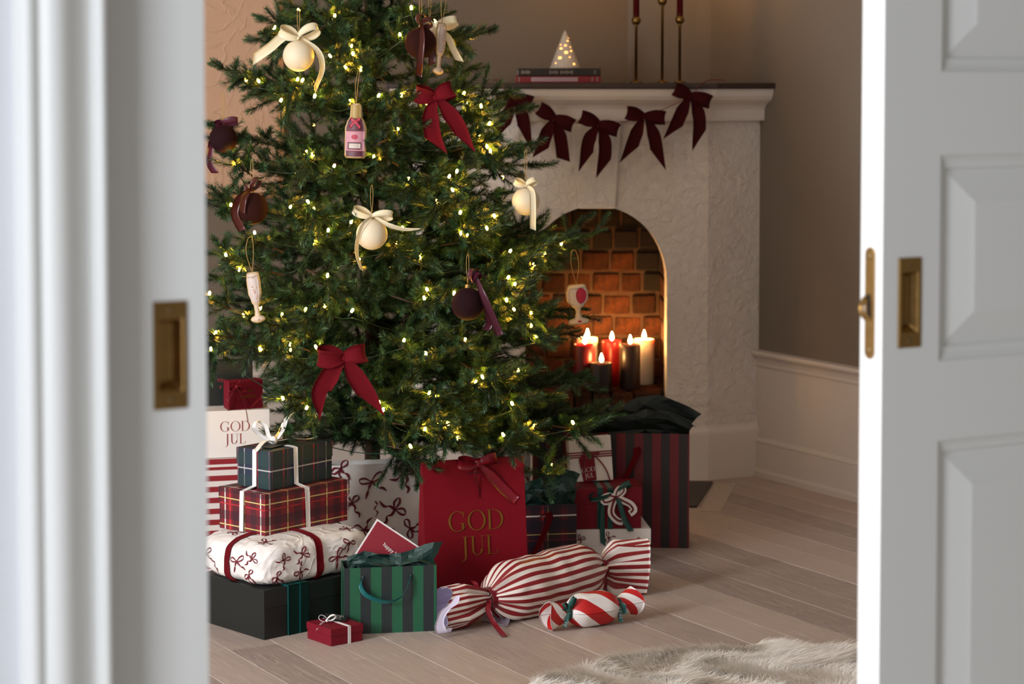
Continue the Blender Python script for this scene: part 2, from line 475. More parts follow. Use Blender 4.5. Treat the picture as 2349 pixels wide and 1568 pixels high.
def raised_panel(parent, p0, p1, z0, z1):
    """sunk frame moulding, sloping margin and flat field"""
    mb = MB(); vs = []; fs = []
    levels = [(0, 0.0), (.004, .006), (.010, .010), (.018, .012), (.021, .018), (.058, .006), (.066, .003)]
    for ins, dep in levels:
        vs += [(p0 + ins, Q0 + dep, z0 + ins), (p1 - ins, Q0 + dep, z0 + ins), (p1 - ins, Q0 + dep, z1 - ins), (p0 + ins, Q0 + dep, z1 - ins)]
    for k in range(len(levels) - 1):
        for i in range(4):
            j = (i + 1) % 4; fs.append((4 * k + i, 4 * k + j, 4 * k + 4 + j, 4 * k + 4 + i))
    L = 4 * (len(levels) - 1); fs.append((L, L + 1, L + 2, L + 3))
    vs += [(p0, Q1, z0), (p1, Q1, z0), (p1, Q1, z1), (p0, Q1, z1)]; B = len(vs) - 4
    fs.append((B + 3, B + 2, B + 1, B)); fs += [(i, B + i, B + (i + 1) % 4, (i + 1) % 4) for i in range(4)]
    return mb.add(vs, fs).build('panel', M_door, parent)
def door_edge(px): # p where the door plane is seen at pixel column px
    a = (px - CX) / FPX; Y = Q0 / (CR - SR * a); return Y * (CR * a + SR), Y
def door_z(px, v):
    p, Y = door_edge(px); return at(px, v, Y).z
# left leaf
d1 = empty('door_1'); d1.rotation_euler = (0, 0, ROT); tag(d1, 'white sliding door leaf half drawn from the wall pocket', kind='structure')
pe, _ = door_edge(470)
pa, _ = door_edge(347); pb, _ = door_edge(425)
zt, zb = door_z(386, 690), door_z(386, 938)
cup = pull(d1, (pa + pb) / 2, (zt + zb) / 2, pb - pa, zt - zb)
stile_with_cup(d1, pe - 0.215, pe, cup)
for (z0, z1) in ((.01, .22), (.80, .92), (1.19, 1.31), (2.0, 2.13)): rbox(pe - .9, pe - .215, Q0, Q1, z0, z1).build('rail', M_door, d1)
for (z0, z1) in ((.22, .80), (.92, 1.19), (1.31, 2.0)): raised_panel(d1, pe - .9, pe - .215, z0, z1)
# right leaf
d2 = empty('door_2'); d2.rotation_euler = (0, 0, ROT); tag(d2, 'white panelled sliding door leaf with brass lock on its edge', kind='structure')
p0, _ = door_edge(2027); ps, _ = door_edge(2158)
pa, _ = door_edge(2063); pb, _ = door_edge(2115)
zt, zb = door_z(2089, 590), door_z(2089, 797)
cup = pull(d2, (pa + pb) / 2, (zt + zb) / 2, pb - pa, zt - zb)
stile_with_cup(d2, p0, ps, cup)
zz = [door_z(2160, v) for v in (165, 355, 830, 1010)]
pend = p0 + 0.86
for (z0, z1) in ((.01, .20), (zz[3], zz[2]), (zz[1], zz[0]), (1.98, 2.13)): rbox(ps, pend - .1, Q0, Q1, z0, z1).build('rail', M_door, d2)
rbox(pend - .1, pend, Q0, Q1, .01, 2.13).build('stile', M_door, d2)
pm = (ps + pend - .1) / 2
for (z0, z1) in ((.20, zz[3]), (zz[2], zz[1]), (zz[0], 1.98)): raised_panel(d2, ps, pend - .1, z0, z1)
# lock plate on the door edge
zt, zb = at(2001, 568, 2.91).z, at(2001, 826, 2.91).z
mb = MB(); qc = (Q0 + Q1) / 2 + 0.002; hw = 0.010
outl = [(hw * math.cos(a), (zt - hw) + hw * math.sin(a)) for a in [math.pi * k / 10 for k in range(11)]] + [(hw * math.cos(a), (zb + hw) + hw * math.sin(a)) for a in [math.pi + math.pi * k / 10 for k in range(11)]]
MX = Matrix(((0, 0, -1, p0), (1, 0, 0, qc), (0, 1, 0, 0), (0, 0, 0, 1)))
mb.prism(outl, 0.0022, MX)
lp = mb.build('lock_plate', M_brass, d2, bevel=0.0005); tag(lp, 'bright brass lock plate with hook')
zm = (zt + zb) / 2 - .003
hk = MB()
pts = []
for k in range(15):
    a = R(-70 + 150 * k / 14)
    pts.append((p0 - .003 - .011 * math.cos(a) * (1 if k < 9 else .8), qc + .002 + .002 * math.sin(a), zm + .016 * math.sin(a) - .004))
hk.tube(pts, [.0022 + .0012 * math.sin(math.pi * k / 14) for k in range(15)], 10)
hk.build('hook', M_brass, lp)
MB().box((p0 - .0024, qc + .001, zm), (.001, .006, .030)).build('keyhole', M_dark, lp)
for z_ in (zt - .012, zb + .012):
    MB().lathe([(0.0001, .001), (.003, .0006), (.0036, 0)], 12, M=Matrix.Translation((p0 - .0024, qc, z_)) @ Matrix.Rotation(-math.pi / 2, 4, 'Y')).build('screw', bpy.data.materials['screw_metal'], lp)

# ---- framed relief picture on the back wall
def art():
    t = NT('beige_relief_plaster'); c = t.coord('Object', (1, 1, .8))
    v = t.n('ShaderNodeTexNoise'); v.inputs['Scale'].default_value = 4.5; v.inputs['Detail'].default_value = 3; v.inputs['Distortion'].default_value = 2.2; t.link(c, v.inputs['Vector'])
    rid = t.math('ABSOLUTE', t.math('SUBTRACT', v.outputs[0], 0.5))
    rd = t.ramp(rid, [(0.0, (1, 1, 1)), (0.03, (0.2, .2, .2)), (0.2, (0, 0, 0))])
    t.set(color=hexc('c9a68d'), rough=0.75, spec=.2); t.bump(t.math('ADD', rd, t.math('MULTIPLY', t.noise(22, 4, .5, c), .5)), 0.28, 0.010); return t.mat
zb_ = 0.935
wa = empty('framed_picture', room(2.32, QB, zb_), ROT)
MB().box((0, -0.012, .62), (0.97, 0.018, 1.22)).build('canvas', art(), wa)
M_oakframe = plain('pale_oak_frame', hexc('b5835a'), 0.5, .15, 20)
for s in (-1, 1): MB().box((s * .4925, -0.017, .62), (.014, .034, 1.25)).build('frame_side', M_oakframe, wa)
for z_ in (0, 1.24): MB().box((0, -0.017, z_), (.97, .034, .014)).build('frame_rail', M_oakframe, wa)
tag(wa, 'beige textured relief picture in a thin pale oak frame', 'picture')

# ------------------------------------------------------------------ fireplace
FX, FY = 0.2725, 7.04
fp = empty('fireplace', (FX, FY, 0)); tag(fp, 'white plastered corner fireplace with arched brick firebox', 'fireplace')
BL, BR = (-0.602, 0.118), (0.540, 0.090)             # where the splayed sides meet the walls
HW, ZS, ZSP, ZT = 0.2295, 0.19, 0.648, 1.17          # arch half width, sill, springing, body top
# front face: quads between the arch outline and the outer rectangle
arch = [(HW, ZS)] + [(HW, ZS + (ZSP - ZS) * k / 6) for k in range(1, 6)]
arch += [(HW * math.cos(a), ZSP + 0.245 * math.sin(a)) for a in [math.pi * k / 28 for k in range(29)]]
arch += [(-HW, ZSP - (ZSP - ZS) * k / 6) for k in range(1, 7)]
W2 = 0.362
def outer(x, z):
    if z <= ZSP: return (W2 if x > 0 else -W2, z)
    dx, dz = x, z - ZSP + 1e-9
    k = min(W2 / abs(dx) if abs(dx) > 1e-6 else 1e9, (ZT - ZSP) / dz)
    return (dx * k, ZSP + dz * k)
out = [outer(x, z) for x, z in arch]
# keep the two top corners exact
def snap(lst):
    for s in (1, -1):
        i = min(range(len(lst)), key=lambda i: abs(lst[i][0] - s * W2) + abs(lst[i][1] - ZT)); lst[i] = (s * W2, ZT)
snap(out)
n = len(arch); mb = MB()
vs = [(x, 0, z) for x, z in arch] + [(x, 0, z) for x, z in out] + [(x, 0.11, z) for x, z in arch]
fs = [(i, n + i, n + i + 1, i + 1) for i in range(n - 1)] + [(2 * n + i, i, i + 1, 2 * n + i + 1) for i in range(n - 1)]
mb.add(vs, fs)
mb.add([(-W2, 0, 0), (W2, 0, 0), (W2, 0, ZS), (-W2, 0, ZS), (-HW, 0, ZS), (HW, 0, ZS), (HW, .11, ZS), (-HW, .11, ZS)], [(0, 1, 2, 3), (4, 5, 6, 7)])
mb.add([(W2, 0, 0), (BR[0], BR[1], 0), (BR[0], BR[1], ZT), (W2, 0, ZT)], [(0, 1, 2, 3)])
mb.add([(BL[0], BL[1], 0), (-W2, 0, 0), (-W2, 0, ZT), (BL[0], BL[1], ZT)], [(0, 1, 2, 3)])
mb.add([(BL[0], BL[1], ZT), (-W2, 0, ZT), (W2, 0, ZT), (BR[0], BR[1], ZT), (.3, .5, ZT), (-.2, .45, ZT)], [(0, 1, 2, 3, 4, 5)])
body = mb.build('body', M_stucco, fp)

def offpath(o, ext=0.06):
    P = [BL, (-W2, 0), (W2, 0), BR]; N = []
    for a, b in zip(P, P[1:]):
        d = Vector((b[0] - a[0], b[1] - a[1])).normalized(); N.append((d, Vector((d.y, -d.x))))
    pts = [Vector(P[0]) + N[0][1] * o - N[0][0] * ext]
    for k in (1, 2):
        m = (N[k - 1][1] + N[k][1]); m = m / m.dot(N[k][1]); pts.append(Vector(P[k]) + m * o)
    pts.append(Vector(P[3]) + N[2][1] * o + N[2][0] * ext)
    return pts
def band(name, prof, mat, bevel=0.0, smooth=False):
    """a moulding that follows the fireplace plan; prof: (out, z) from bottom to top"""
    mb = MB(); vs = []; m = 4
    for o, z in prof: vs += [(p.x, p.y, z) for p in offpath(o)]
    fs = [(k * m + i, k * m + i + 1, k * m + m + i + 1, k * m + m + i) for k in range(len(prof) - 1) for i in range(m - 1)]
    mb.add(vs, fs, 0, None, smooth)
    z = prof[-1][1]; b = (len(prof) - 1) * m
    mb.add([vs[b], vs[b + 1], vs[b + 2], vs[b + 3], (.34, .50, z), (-.15, .47, z)], [(0, 1, 2, 3, 4, 5)])
    z = prof[0][1]
    mb.add([vs[0], vs[1], vs[2], vs[3], (.34, .50, z), (-.15, .47, z)], [(5, 4, 3, 2, 1, 0)])
    return mb.build(name, mat, fp, bevel=bevel)
band('cornice', [(.0, 1.165), (.022, 1.168), (.024, 1.176), (.024, 1.204), (.028, 1.212), (.034, 1.219), (.046, 1.226), (.060, 1.236), (.068, 1.248), (.071, 1.262), (.071, 1.2705)], M_smooth)
M_shelf = plain('dark_stained_mantel', hexc('3a2a24'), 0.55, .35, 26, .2, 60)
tag(band('mantel_shelf', [(.071, 1.2705), (.080, 1.271), (.082, 1.275), (.082, 1.286), (.080, 1.290)], M_shelf), 'dark stained mantel shelf')
band('plinth', [(.010, 0.0), (.012, .150), (.010, .158), (.003, .168), (0, .176)], M_smooth)
# keystone
def fpx(px): return (px - CX) / FPX * FY - FX
MB().prism([(fpx(1328), at(0, 478, FY).z), (fpx(1411), at(0, 478, FY).z), (fpx(1425), 1.167), (fpx(1310), 1.167)], 0.022, Matrix(((1, 0, 0, 0), (0, 0, -1, 0.006), (0, 1, 0, 0), (0, 0, 0, 1)))).build('keystone', M_stucco, fp, bevel=.003)
# firebox: mortar backing and single bricks
YB = 0.38
mb = MB(); mb.box((0, YB - .006, .55), (.56, .02, .80)); mb.box((-HW - .016, .25, .55), (.02, .40, .80)); mb.box((HW + .016, .25, .55), (.02, .40, .80)); mb.box((0, .25, .955), (.56, .42, .02)); mb.box((0, .25, .265), (.50, .30, .02))
mb.build('firebox_lining', M_mortar, fp)
random.seed(3)
def brick_mesh(L, H, D):
    return MB().box((0, 0, 0), (L, D, H))
bk = {}
def brick(x, y, z, L, H, D, rz=0.0):
    is_black = random.random() < (z - .52) / .22 and z > .5; key = (round(L, 3), H, D, is_black)  # near-black bricks grow likelier towards the top of the firebox
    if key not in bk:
        o = brick_mesh(*key[:3]).build('brick', M_black_brick if is_black else M_brick, fp, bevel=.006, seg=2); bk[key] = o
    else:
        o = bk[key].copy(); COL.objects.link(o)
    o.location = (x, y, z); o.rotation_euler = (random.uniform(-.035, .035), random.uniform(-.03, .03), rz + random.uniform(-.015, .015))
    return o
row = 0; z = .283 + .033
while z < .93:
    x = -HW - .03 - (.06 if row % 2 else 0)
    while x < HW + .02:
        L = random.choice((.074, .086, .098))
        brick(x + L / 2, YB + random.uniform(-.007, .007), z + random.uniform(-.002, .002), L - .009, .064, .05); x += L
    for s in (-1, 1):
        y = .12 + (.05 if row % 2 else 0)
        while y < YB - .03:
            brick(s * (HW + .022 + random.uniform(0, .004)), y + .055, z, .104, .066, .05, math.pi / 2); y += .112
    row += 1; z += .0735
# hearth floor bricks and rough ledge
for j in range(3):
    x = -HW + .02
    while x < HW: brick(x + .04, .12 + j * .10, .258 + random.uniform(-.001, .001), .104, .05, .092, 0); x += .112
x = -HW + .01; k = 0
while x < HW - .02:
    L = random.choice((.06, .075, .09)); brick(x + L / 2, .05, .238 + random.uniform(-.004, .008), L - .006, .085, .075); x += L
# hearth plate let into the floor, with its border board
M_plate = plain('dark_hearth_iron', hexc('2c2019'), 0.5, .2, 12)
hp = MB()
def wfl(u, v): q = onz(u, v, 0); return (q.x, q.y)
pl = [wfl(1635, 1107), wfl(1598, 1164), (-.02, 6.62), (-.1, 7.0)]
hp.prism(pl[::-1], .006, Matrix.Identity(4)); o = recalc(hp.build('hearth_plate', M_plate)); tag(o, 'dark iron plate on the floor before the fireplace', 'hearth plate')
bd = MB().prism([wfl(1690, 1108), wfl(1652, 1174), wfl(1604, 1172), wfl(1640, 1107)], .0012, Matrix.Identity(4)).build('border_board', M_oak); recalc(bd)
bd.parent = fl; bd.matrix_parent_inverse = Matrix.Rotation(ROT, 4, 'Z').inverted()

# ------------------------------------------------------------------ candles in the firebox
M_flame = emitter('candle_flame', (1.0, 0.52, 0.15), 420.0)
M_wick = plain('wick', (.02, .015, .01), .9)
ZH = 0.2835
def wax(name, col, gl=0.35):
    t = NT(name); t.set(color=t.mix(t.noise(8, 2, .5, t.coord('Object')), tuple(c * .92 for c in col), col), rough=gl, sss=(0.35, (1.0, .45, .2), .02), spec=.4); return t.mat
W_burg, W_red, W_black, W_brown, W_white = wax('burgundy_wax', hexc('5a0d14')), wax('red_wax', hexc('8e1218')), wax('black_wax', hexc('2a2320')), wax('dark_brown_wax', hexc('332420')), wax('ivory_wax', hexc('efe3d0'))
def flame_mesh(h):
    pr = [(0.0001, 0), (.16, .08), (.26, .22), (.27, .36), (.22, .54), (.13, .75), (.05, .92), (0.0001, 1)]
    return [(r * h * .8, z * h) for r, z in pr]
def candle(px, vtop, Y, wpx, matl, label, power=0.25):
    w = wpx / FPX * Y; x = at(px, vtop, Y).x; zt = at(px, vtop, Y).z; h = zt - ZH; r = w / 2
    c = empty('pillar_candle', (x, Y, ZH)); tag(c, label, 'candle', 'pillar candles in the firebox')
    MB().lathe([(0.0001, 0), (r * .96, 0), (r, .003), (r, h - .004), (r * .97, h), (r * .88, h - .001), (r * .78, h - .008), (r * .3, h - .011), (0.0001, h - .011)], 28).build('wax_body', matl, c)
    MB().tube([(0, 0, h - .012), (.0006, 0, h - .002), (.0016, 0, h + .006)], .001, 6).build('wick', M_wick, c)
    MB().lathe(flame_mesh(.030), 14, (.001, 0, h + .001)).build('flame', M_flame, c)
PW = 0.62
candle(1347, 774, 7.27, 48, W_white, 'ivory pillar candle standing hidden behind the burgundy candle', PW)
candle(1341, 789, 7.14, 50, W_burg, 'burgundy pillar candle at the end of the row nearest the tree', PW)
candle(1403, 781, 7.24, 45, W_red, 'red pillar candle behind the short black candle', PW)
candle(1379, 831, 7.09, 50, W_black, 'shortest black pillar candle standing at the very front', PW)
candle(1445, 789, 7.14, 48, W_brown, 'tall dark brown pillar candle before the white candle', PW)
candle(1477, 777, 7.26, 48, W_white, 'tall ivory pillar candle beside the firebox wall', PW)

# ------------------------------------------------------------------ mantel: books, cone, candlesticks
ZM = 1.290
M_paper = plain('book_pages', hexc('cdbfae'), .8, .1, 90)
M_booktext = plain('book_spine_print', hexc('8f8378'), .6)
def text_mesh(body, size, name, mat, parent, M, align='CENTER', ext=0.0002):
    cu = bpy.data.curves.new(name, 'FONT'); cu.body = body; cu.size = size; cu.align_x = align; cu.align_y = 'CENTER'; cu.extrude = ext; cu.resolution_u = 3
    tmp = bpy.data.objects.new(name + '_tmp', cu); COL.objects.link(tmp)
    dg = bpy.context.evaluated_depsgraph_get(); me = bpy.data.meshes.new_from_object(tmp.evaluated_get(dg))
    bpy.data.objects.remove(tmp); bpy.data.curves.remove(cu)
    o = bpy.data.objects.new(name, me); COL.objects.link(o); me.materials.clear(); me.materials.append(mat)
    o.parent = parent; o.matrix_basis = M; return o
FACE = Matrix(((1, 0, 0, 0), (0, 0, -1, 0), (0, 1, 0, 0), (0, 0, 0, 1)))   # writes in the local xz plane, facing -y
def book(px0, px1, v0, v1, z0, matl, label, yaw, spine=None):
    Y = 7.06; a = at(px0, v1, Y); b = at(px1, v0, Y); Wd = b.x - a.x; h = b.z - a.z
    t = empty('book', ((a.x + b.x) / 2, Y, z0), yaw); tag(t, label, 'book', 'books on the mantel')
    mb = MB(); mb.box((0, .10, .0015), (Wd, .20, .003)); mb.box((0, .10, h - .0015), (Wd, .20, .003)); mb.box((0, .0015, h / 2), (Wd, .003, h))
    mb.build('cover', matl, t, bevel=.001)
    MB().box((0, .099, h / 2), (Wd - .008, .19, h - .006)).build('pages', M_paper, t)
    return t, Wd, h
b2, w2, h2 = book(1183, 1378, 171, 187, ZM, plain('red_book_cover', hexc('8e1a24'), .5), 'red book with a pale spine panel under the black book', R(-2))
MB().box((-.012, -.0004, h2 / 2), (w2 * .55, .001, h2 * .62)).build('spine_label', plain('pale_spine', hexc('b89aa2'), .6), b2)
for dx in (-.46, .40, .46): MB().box((w2 * dx, -.0004, h2 / 2), (.004, .001, h2 * .7)).build('spine_band', M_booktext, b2)
b1, w1, h1 = book(1189, 1378, 154, 171, ZM + h2, plain('black_book_cover', hexc('231a16'), .5), 'black book with faint spine lettering lying on the red book', R(1.5))
for dx, wd in ((-.40, .11), (-.06, .11), (.09, .14), (.44, .02)):
    k = 0
    while k * .006 < wd * w1:
        MB().box((w1 * (dx - wd / 2) + k * .006, -.0004, h1 / 2), (.0038, .0008, h1 * (.34 if k % 3 else .5))).build('letter', M_booktext, b1); k += 1
# ceramic cone tree lit from inside
ct = empty('cone_tree_lantern', (at(1296, 154, 7.15).x, 7.15, ZM + h1 + h2)); tag(ct, 'white ceramic cone tree lantern glowing through square holes', 'lantern')
hc = at(1296, 66, 7.15).z - at(1296, 154, 7.15).z; rc = 35 / FPX * 7.15
random.seed(8)
pr = []; k = 0
while k <= 22:
    f = k / 22; pr.append((max(.0012, rc * (1 - f) ** .95 + (.0016 if k % 2 else 0) * (1 if 0 < k < 21 else 0)), hc * f)); k += 1
M_cer = plain('white_ceramic', hexc('d9cbbc'), .45, .06, 60, .4, 180)
MB().lathe([(0.0001, 0)] + pr + [(0.0001, hc)], 30).build('cone', M_cer, ct)
M_glow = emitter('lantern_glow', (1.0, .42, .10), 3.2)
for (dx, dz, s) in ((.008, .72, .006), (.001, .60, .008), (-.013, .52, .009), (.003, .42, .011), (.019, .46, .007), (-.017, .28, .011), (.014, .30, .006), (-.030, .14, .006), (.028, .12, .008), (-.014, .62, .005), (.016, .56, .005), (.010, .80, .005)):
    r = rc * (1 - dz) ** .95; a = math.asin(max(-.95, min(.95, dx / max(r, .004)))) - math.pi / 2
    Mx = Matrix.Translation((0, 0, hc * dz)) @ Matrix.Rotation(a + math.pi / 2, 4, 'Z') @ Matrix.Translation((0, -r - .0006, 0)) @ Matrix.Rotation(R(-20), 4, 'X')
    MB().box((0, 0, 0), (s, .002, s * .75), M=Mx).build('glowing_hole', M_glow, ct, bevel=.0012)
for k in range(150):                                   # pressed relief beads all over the cone
    f = .03 + .92 * (k / 150); r = rc * (1 - f) ** .95; a = k * 2.39996
    if k == 0:
        bead = MB().box((0, 0, 0), (.0045, .003, .0035)).build('relief_bead', M_cer, ct, bevel=.001); o = bead
    else:
        o = bead.copy(); COL.objects.link(o)
    o.location = (r * math.cos(a), r * math.sin(a), hc * f); o.rotation_euler = (0, 0, a + math.pi / 2)
# candlesticks with tapers
M_taper = wax('taper_wax', hexc('5c1018'))
M_ebrass = metal('antique_brass', hexc('9a7a44'), .22)
def stick(px, vball, wlabel, tall):
    Y = 7.12; x = at(px, 187, Y).x; zb = at(px, vball, Y).z - ZM
    c = empty('candlestick', (x, Y, ZM)); tag(c, wlabel, 'candlestick', 'brass candlesticks on the mantel')
    MB().lathe([(0.0001, 0), (.019, 0), (.020, .0015), (.0185, .004), (.008, .007), (.0048, .011)], 24).build('base', M_ebrass, c)
    MB().lathe([(.0046, .009), (.0046, zb - .020), (.0062, zb - .018)], 14).build('stem', M_ebrass, c)
    MB().lathe([(.0055, zb - .018), (.007, zb - .015)] + [(.0155 * math.sin(math.pi * (.12 + .76 * k / 12)) , zb - .0155 * math.cos(math.pi * (.12 + .76 * k / 12))) for k in range(13)] + [(.0115, zb + .018)], 24).build('ball_socket', M_ebrass, c)
    t = MB().lathe([(.0105, zb + .012), (.0104, zb + .2), (.0085, zb + .265), (.004, zb + .27), (0.0001, zb + .27)], 18).build('taper_candle', M_taper, c)
    MB().lathe(flame_mesh(.026), 12, (0, 0, zb + .274)).build('flame', M_flame, c)
    l = bpy.data.lights.new('candle_glow', 'POINT'); l.energy = 0.55; l.color = (1, .52, .2); l.shadow_soft_size = .012
    lo = bpy.data.objects.new('candle_glow', l); COL.objects.link(lo); lo.parent = c; lo.location = (0, 0, zb + .31)
stick(1459, 47, 'brass candlestick with burgundy taper nearest the ceramic cone tree', 0)
stick(1519, 2, 'tallest brass candlestick standing in the middle', 1)
stick(1559, 45, 'brass candlestick with burgundy taper farthest from the books', 0)

# ------------------------------------------------------------------ ribbons, bows, prints and letters
from mathutils import noise as mnoise
def spline(ctrl, n):
    """Catmull-Rom through control points"""
    P = [Vector(c) for c in ctrl]; P = [P[0] * 2 - P[1]] + P + [P[-1] * 2 - P[-2]]; out = []; m = len(P) - 3
    for i in range(n):
        t = i / (n - 1) * m; k = min(int(t), m - 1); t -= k; a, b, c, d = P[k:k + 4]
        out.append(0.5 * ((2 * b) + (c - a) * t + (2 * a - 5 * b + 4 * c - d) * t * t + (3 * b - a - 3 * c + d) * t ** 3))
    return out
def ribbon(mb, pts, w, wdir, t=0.0008, cut=0.0, vcut=0.0, cols=5, mi=0, curl=0.0):
    """flat ribbon along pts; wdir vector or list; cut slants the far end, vcut notches it"""
    n = len(pts); g = []
    for i, p in enumerate(pts):
        wi = w[i] if isinstance(w, (list, tuple)) else w
        wd = Vector(wdir[i] if isinstance(wdir, list) else wdir).normalized()
        tg = (pts[min(i + 1, n - 1)] - pts[max(i - 1, 0)]).normalized(); nn = tg.cross(wd)
        row = []
        for j in range(cols):
            s = j / (cols - 1) * 2 - 1; q = p + wd * (s * wi / 2) + nn * (curl * wi * (s * s - .4))
            kk = max(0.0, (i - (n - 1) * .45) / ((n - 1) * .55)) ** 2 if (cut or vcut) else 0.0
            q = q + tg * ((cut * s * wi + vcut * (abs(s) - .5) * wi) * kk)
            row.append(q)
        g.append(row)
    return mb.grid(g, t, mi)
def bow(parent, mat, loops, tails, w, knot, t=0.0010, M=None, labels=False):
    """loops: (dx, dz, bulge, roll) tips from the knot; tails: (ctrl pts, width, cut, vcut, roll). Local x right, z up, -y to the viewer."""
    M = M or Matrix.Identity(4); objs = []
    Yv = Vector((0, 1, 0))
    for (dx, dz, bl, roll) in loops:
        u = Vector((dx, 0, dz)); L = u.length; u = u / L; perp = Vector((-u.z, 0, u.x))
        wd0 = perp * math.cos(roll) + Yv * math.sin(roll); bd = Yv * math.cos(roll) - perp * math.sin(roll)
        pts = []; ws = []
        for k in range(21):
            f = k / 20; s = math.sin(math.pi * f); x = (1 - math.cos(2 * math.pi * f)) / 2
            x = x ** .8
            pts.append(u * (L * x) + bd * (bl * math.sin(2 * math.pi * f) * -1.0) + Vector((0, -.001 if f < .5 else .001, 0)))
            ws.append(w * (.38 + .62 * min(1, s * 1.5)))
        mb = MB(); ribbon(mb, [M @ p for p in pts], ws, (M.to_3x3() @ wd0), t, curl=.10); objs.append(mb.build('loop', mat, parent))
    for (ctrl, wt, cut, vcut, roll) in tails:
        pts = spline([(a[0], a[2] if len(a) > 2 else 0.0, a[1]) for a in ctrl], 14); wds = []
        for i in range(14):
            tg = (pts[min(i + 1, 13)] - pts[max(i - 1, 0)]).normalized(); perp = tg.cross(Yv)
            perp = perp.normalized() if perp.length > .05 else Vector((1, 0, 0))
            rr = roll[0] + (roll[1] - roll[0]) * i / 13 if isinstance(roll, tuple) else roll
            wds.append(M.to_3x3() @ (perp * math.cos(rr) + Yv * math.sin(rr)))
        ws = [wt * min(1, .40 + .60 * (i / 13) * 2.6) for i in range(14)]
        mb = MB(); ribbon(mb, [M @ p for p in pts], ws, wds, t, cut, vcut, curl=.06); objs.append(mb.build('tail', mat, parent))
    if knot > 0:
        mb = MB(); g = []
        for i in range(9):
            a = math.pi * i / 8; z = -knot * math.cos(a) * .9; rr = knot * (.55 + .45 * math.sin(a))
            g.append([M @ Vector((rr * math.cos(b) * .95, rr * math.sin(b) * .85, z)) for b in [2 * math.pi * j / 12 for j in range(13)]])
        mb.grid(g); objs.append(mb.build('knot', mat, parent))
    return objs
def strip2(pts, ws):
    """variable-width stroke in 2D -> quads"""
    n = len(pts); L = []; Q = []
    for i in range(n):
        a, b = pts[max(i - 1, 0)], pts[min(i + 1, n - 1)]; dx, dy = b[0] - a[0], b[1] - a[1]; l = math.hypot(dx, dy) or 1
        nx, ny = -dy / l, dx / l; w = (ws[i] if isinstance(ws, (list, tuple)) else ws) / 2
        L.append(((pts[i][0] + nx * w, pts[i][1] + ny * w), (pts[i][0] - nx * w, pts[i][1] - ny * w)))
    for i in range(n - 1): Q.append((L[i][1], L[i + 1][1], L[i + 1][0], L[i][0]))
    return Q
def bow_print(var=0):
    """a hand-drawn bow of unit size as 2D quads"""
    Q = []
    def cr(c, n=12): return [(p.x, p.y) for p in spline([(a, b, 0) for a, b in c], n)]
    if var == 0:
        loops = [[(0, 0), (-.25, .16), (-.46, .13), (-.42, -.02), (-.2, -.05), (0, 0)], [(0, 0), (.2, .26), (.42, .34), (.44, .18), (.2, .02), (0, 0)]]
        tails = [[(0, 0), (-.12, -.22), (-.2, -.42), (-.30, -.66)], [(0, 0), (.16, -.16), (.28, -.28), (.42, -.30), (.55, -.44)]]
    elif var == 1:
        loops = [[(0, 0), (-.1, .25), (.02, .45), (.1, .3), (0, 0)], [(0, 0), (.28, .12), (.42, -.02), (.3, -.1), (0, 0)]]
        tails = [[(0, 0), (-.2, .08), (-.4, .02), (-.62, .16)], [(0, 0), (-.05, -.2), (-.2, -.3), (-.16, -.5), (-.3, -.62)]]
    elif var == 2:
        loops = [[(0, 0), (-.26, .1), (-.44, -.04), (-.3, -.14), (0, 0)], [(0, 0), (.14, .22), (.36, .26), (.34, .08), (0, 0)]]
        tails = [[(0, 0), (.05, -.2), (.2, -.34), (.22, -.6)], [(0, 0), (-.14, -.2), (-.12, -.4), (-.26, -.6)]]
    else:
        return strip2(cr([(0, .4), (.12, .2), (-.05, 0), (.1, -.2), (-.02, -.42)], 14), [.02 + .07 * abs(math.sin(k * .8)) for k in range(14)])
    for l in loops: Q += strip2(cr(l, 16), [.028 + .055 * abs(math.sin(math.pi * k / 15 * 2)) for k in range(16)])
    for l in tails: Q += strip2(cr(l, 14), [.03 + .075 * abs(math.sin(.5 + k * .45)) for k in range(14)])
    Q += strip2([(-.05, -.03), (.05, .04)], .09)
    return Q
def ring(cx, cy, rx, ry, ix, iy, a0=0, a1=360, n=40, icx=None):
    Q = []; icx = cx if icx is None else icx
    P = [(R(a0 + (a1 - a0) * k / n)) for k in range(n + 1)]
    for a, b in zip(P, P[1:]):
        Q.append(((cx + rx * math.cos(a), cy + ry * math.sin(a)), (cx + rx * math.cos(b), cy + ry * math.sin(b)), (icx + ix * math.cos(b), cy + iy * math.sin(b)), (icx + ix * math.cos(a), cy + iy * math.sin(a))))
    return Q
def rect(x0, y0, x1, y1): return [((x0, y0), (x1, y0), (x1, y1), (x0, y1))]
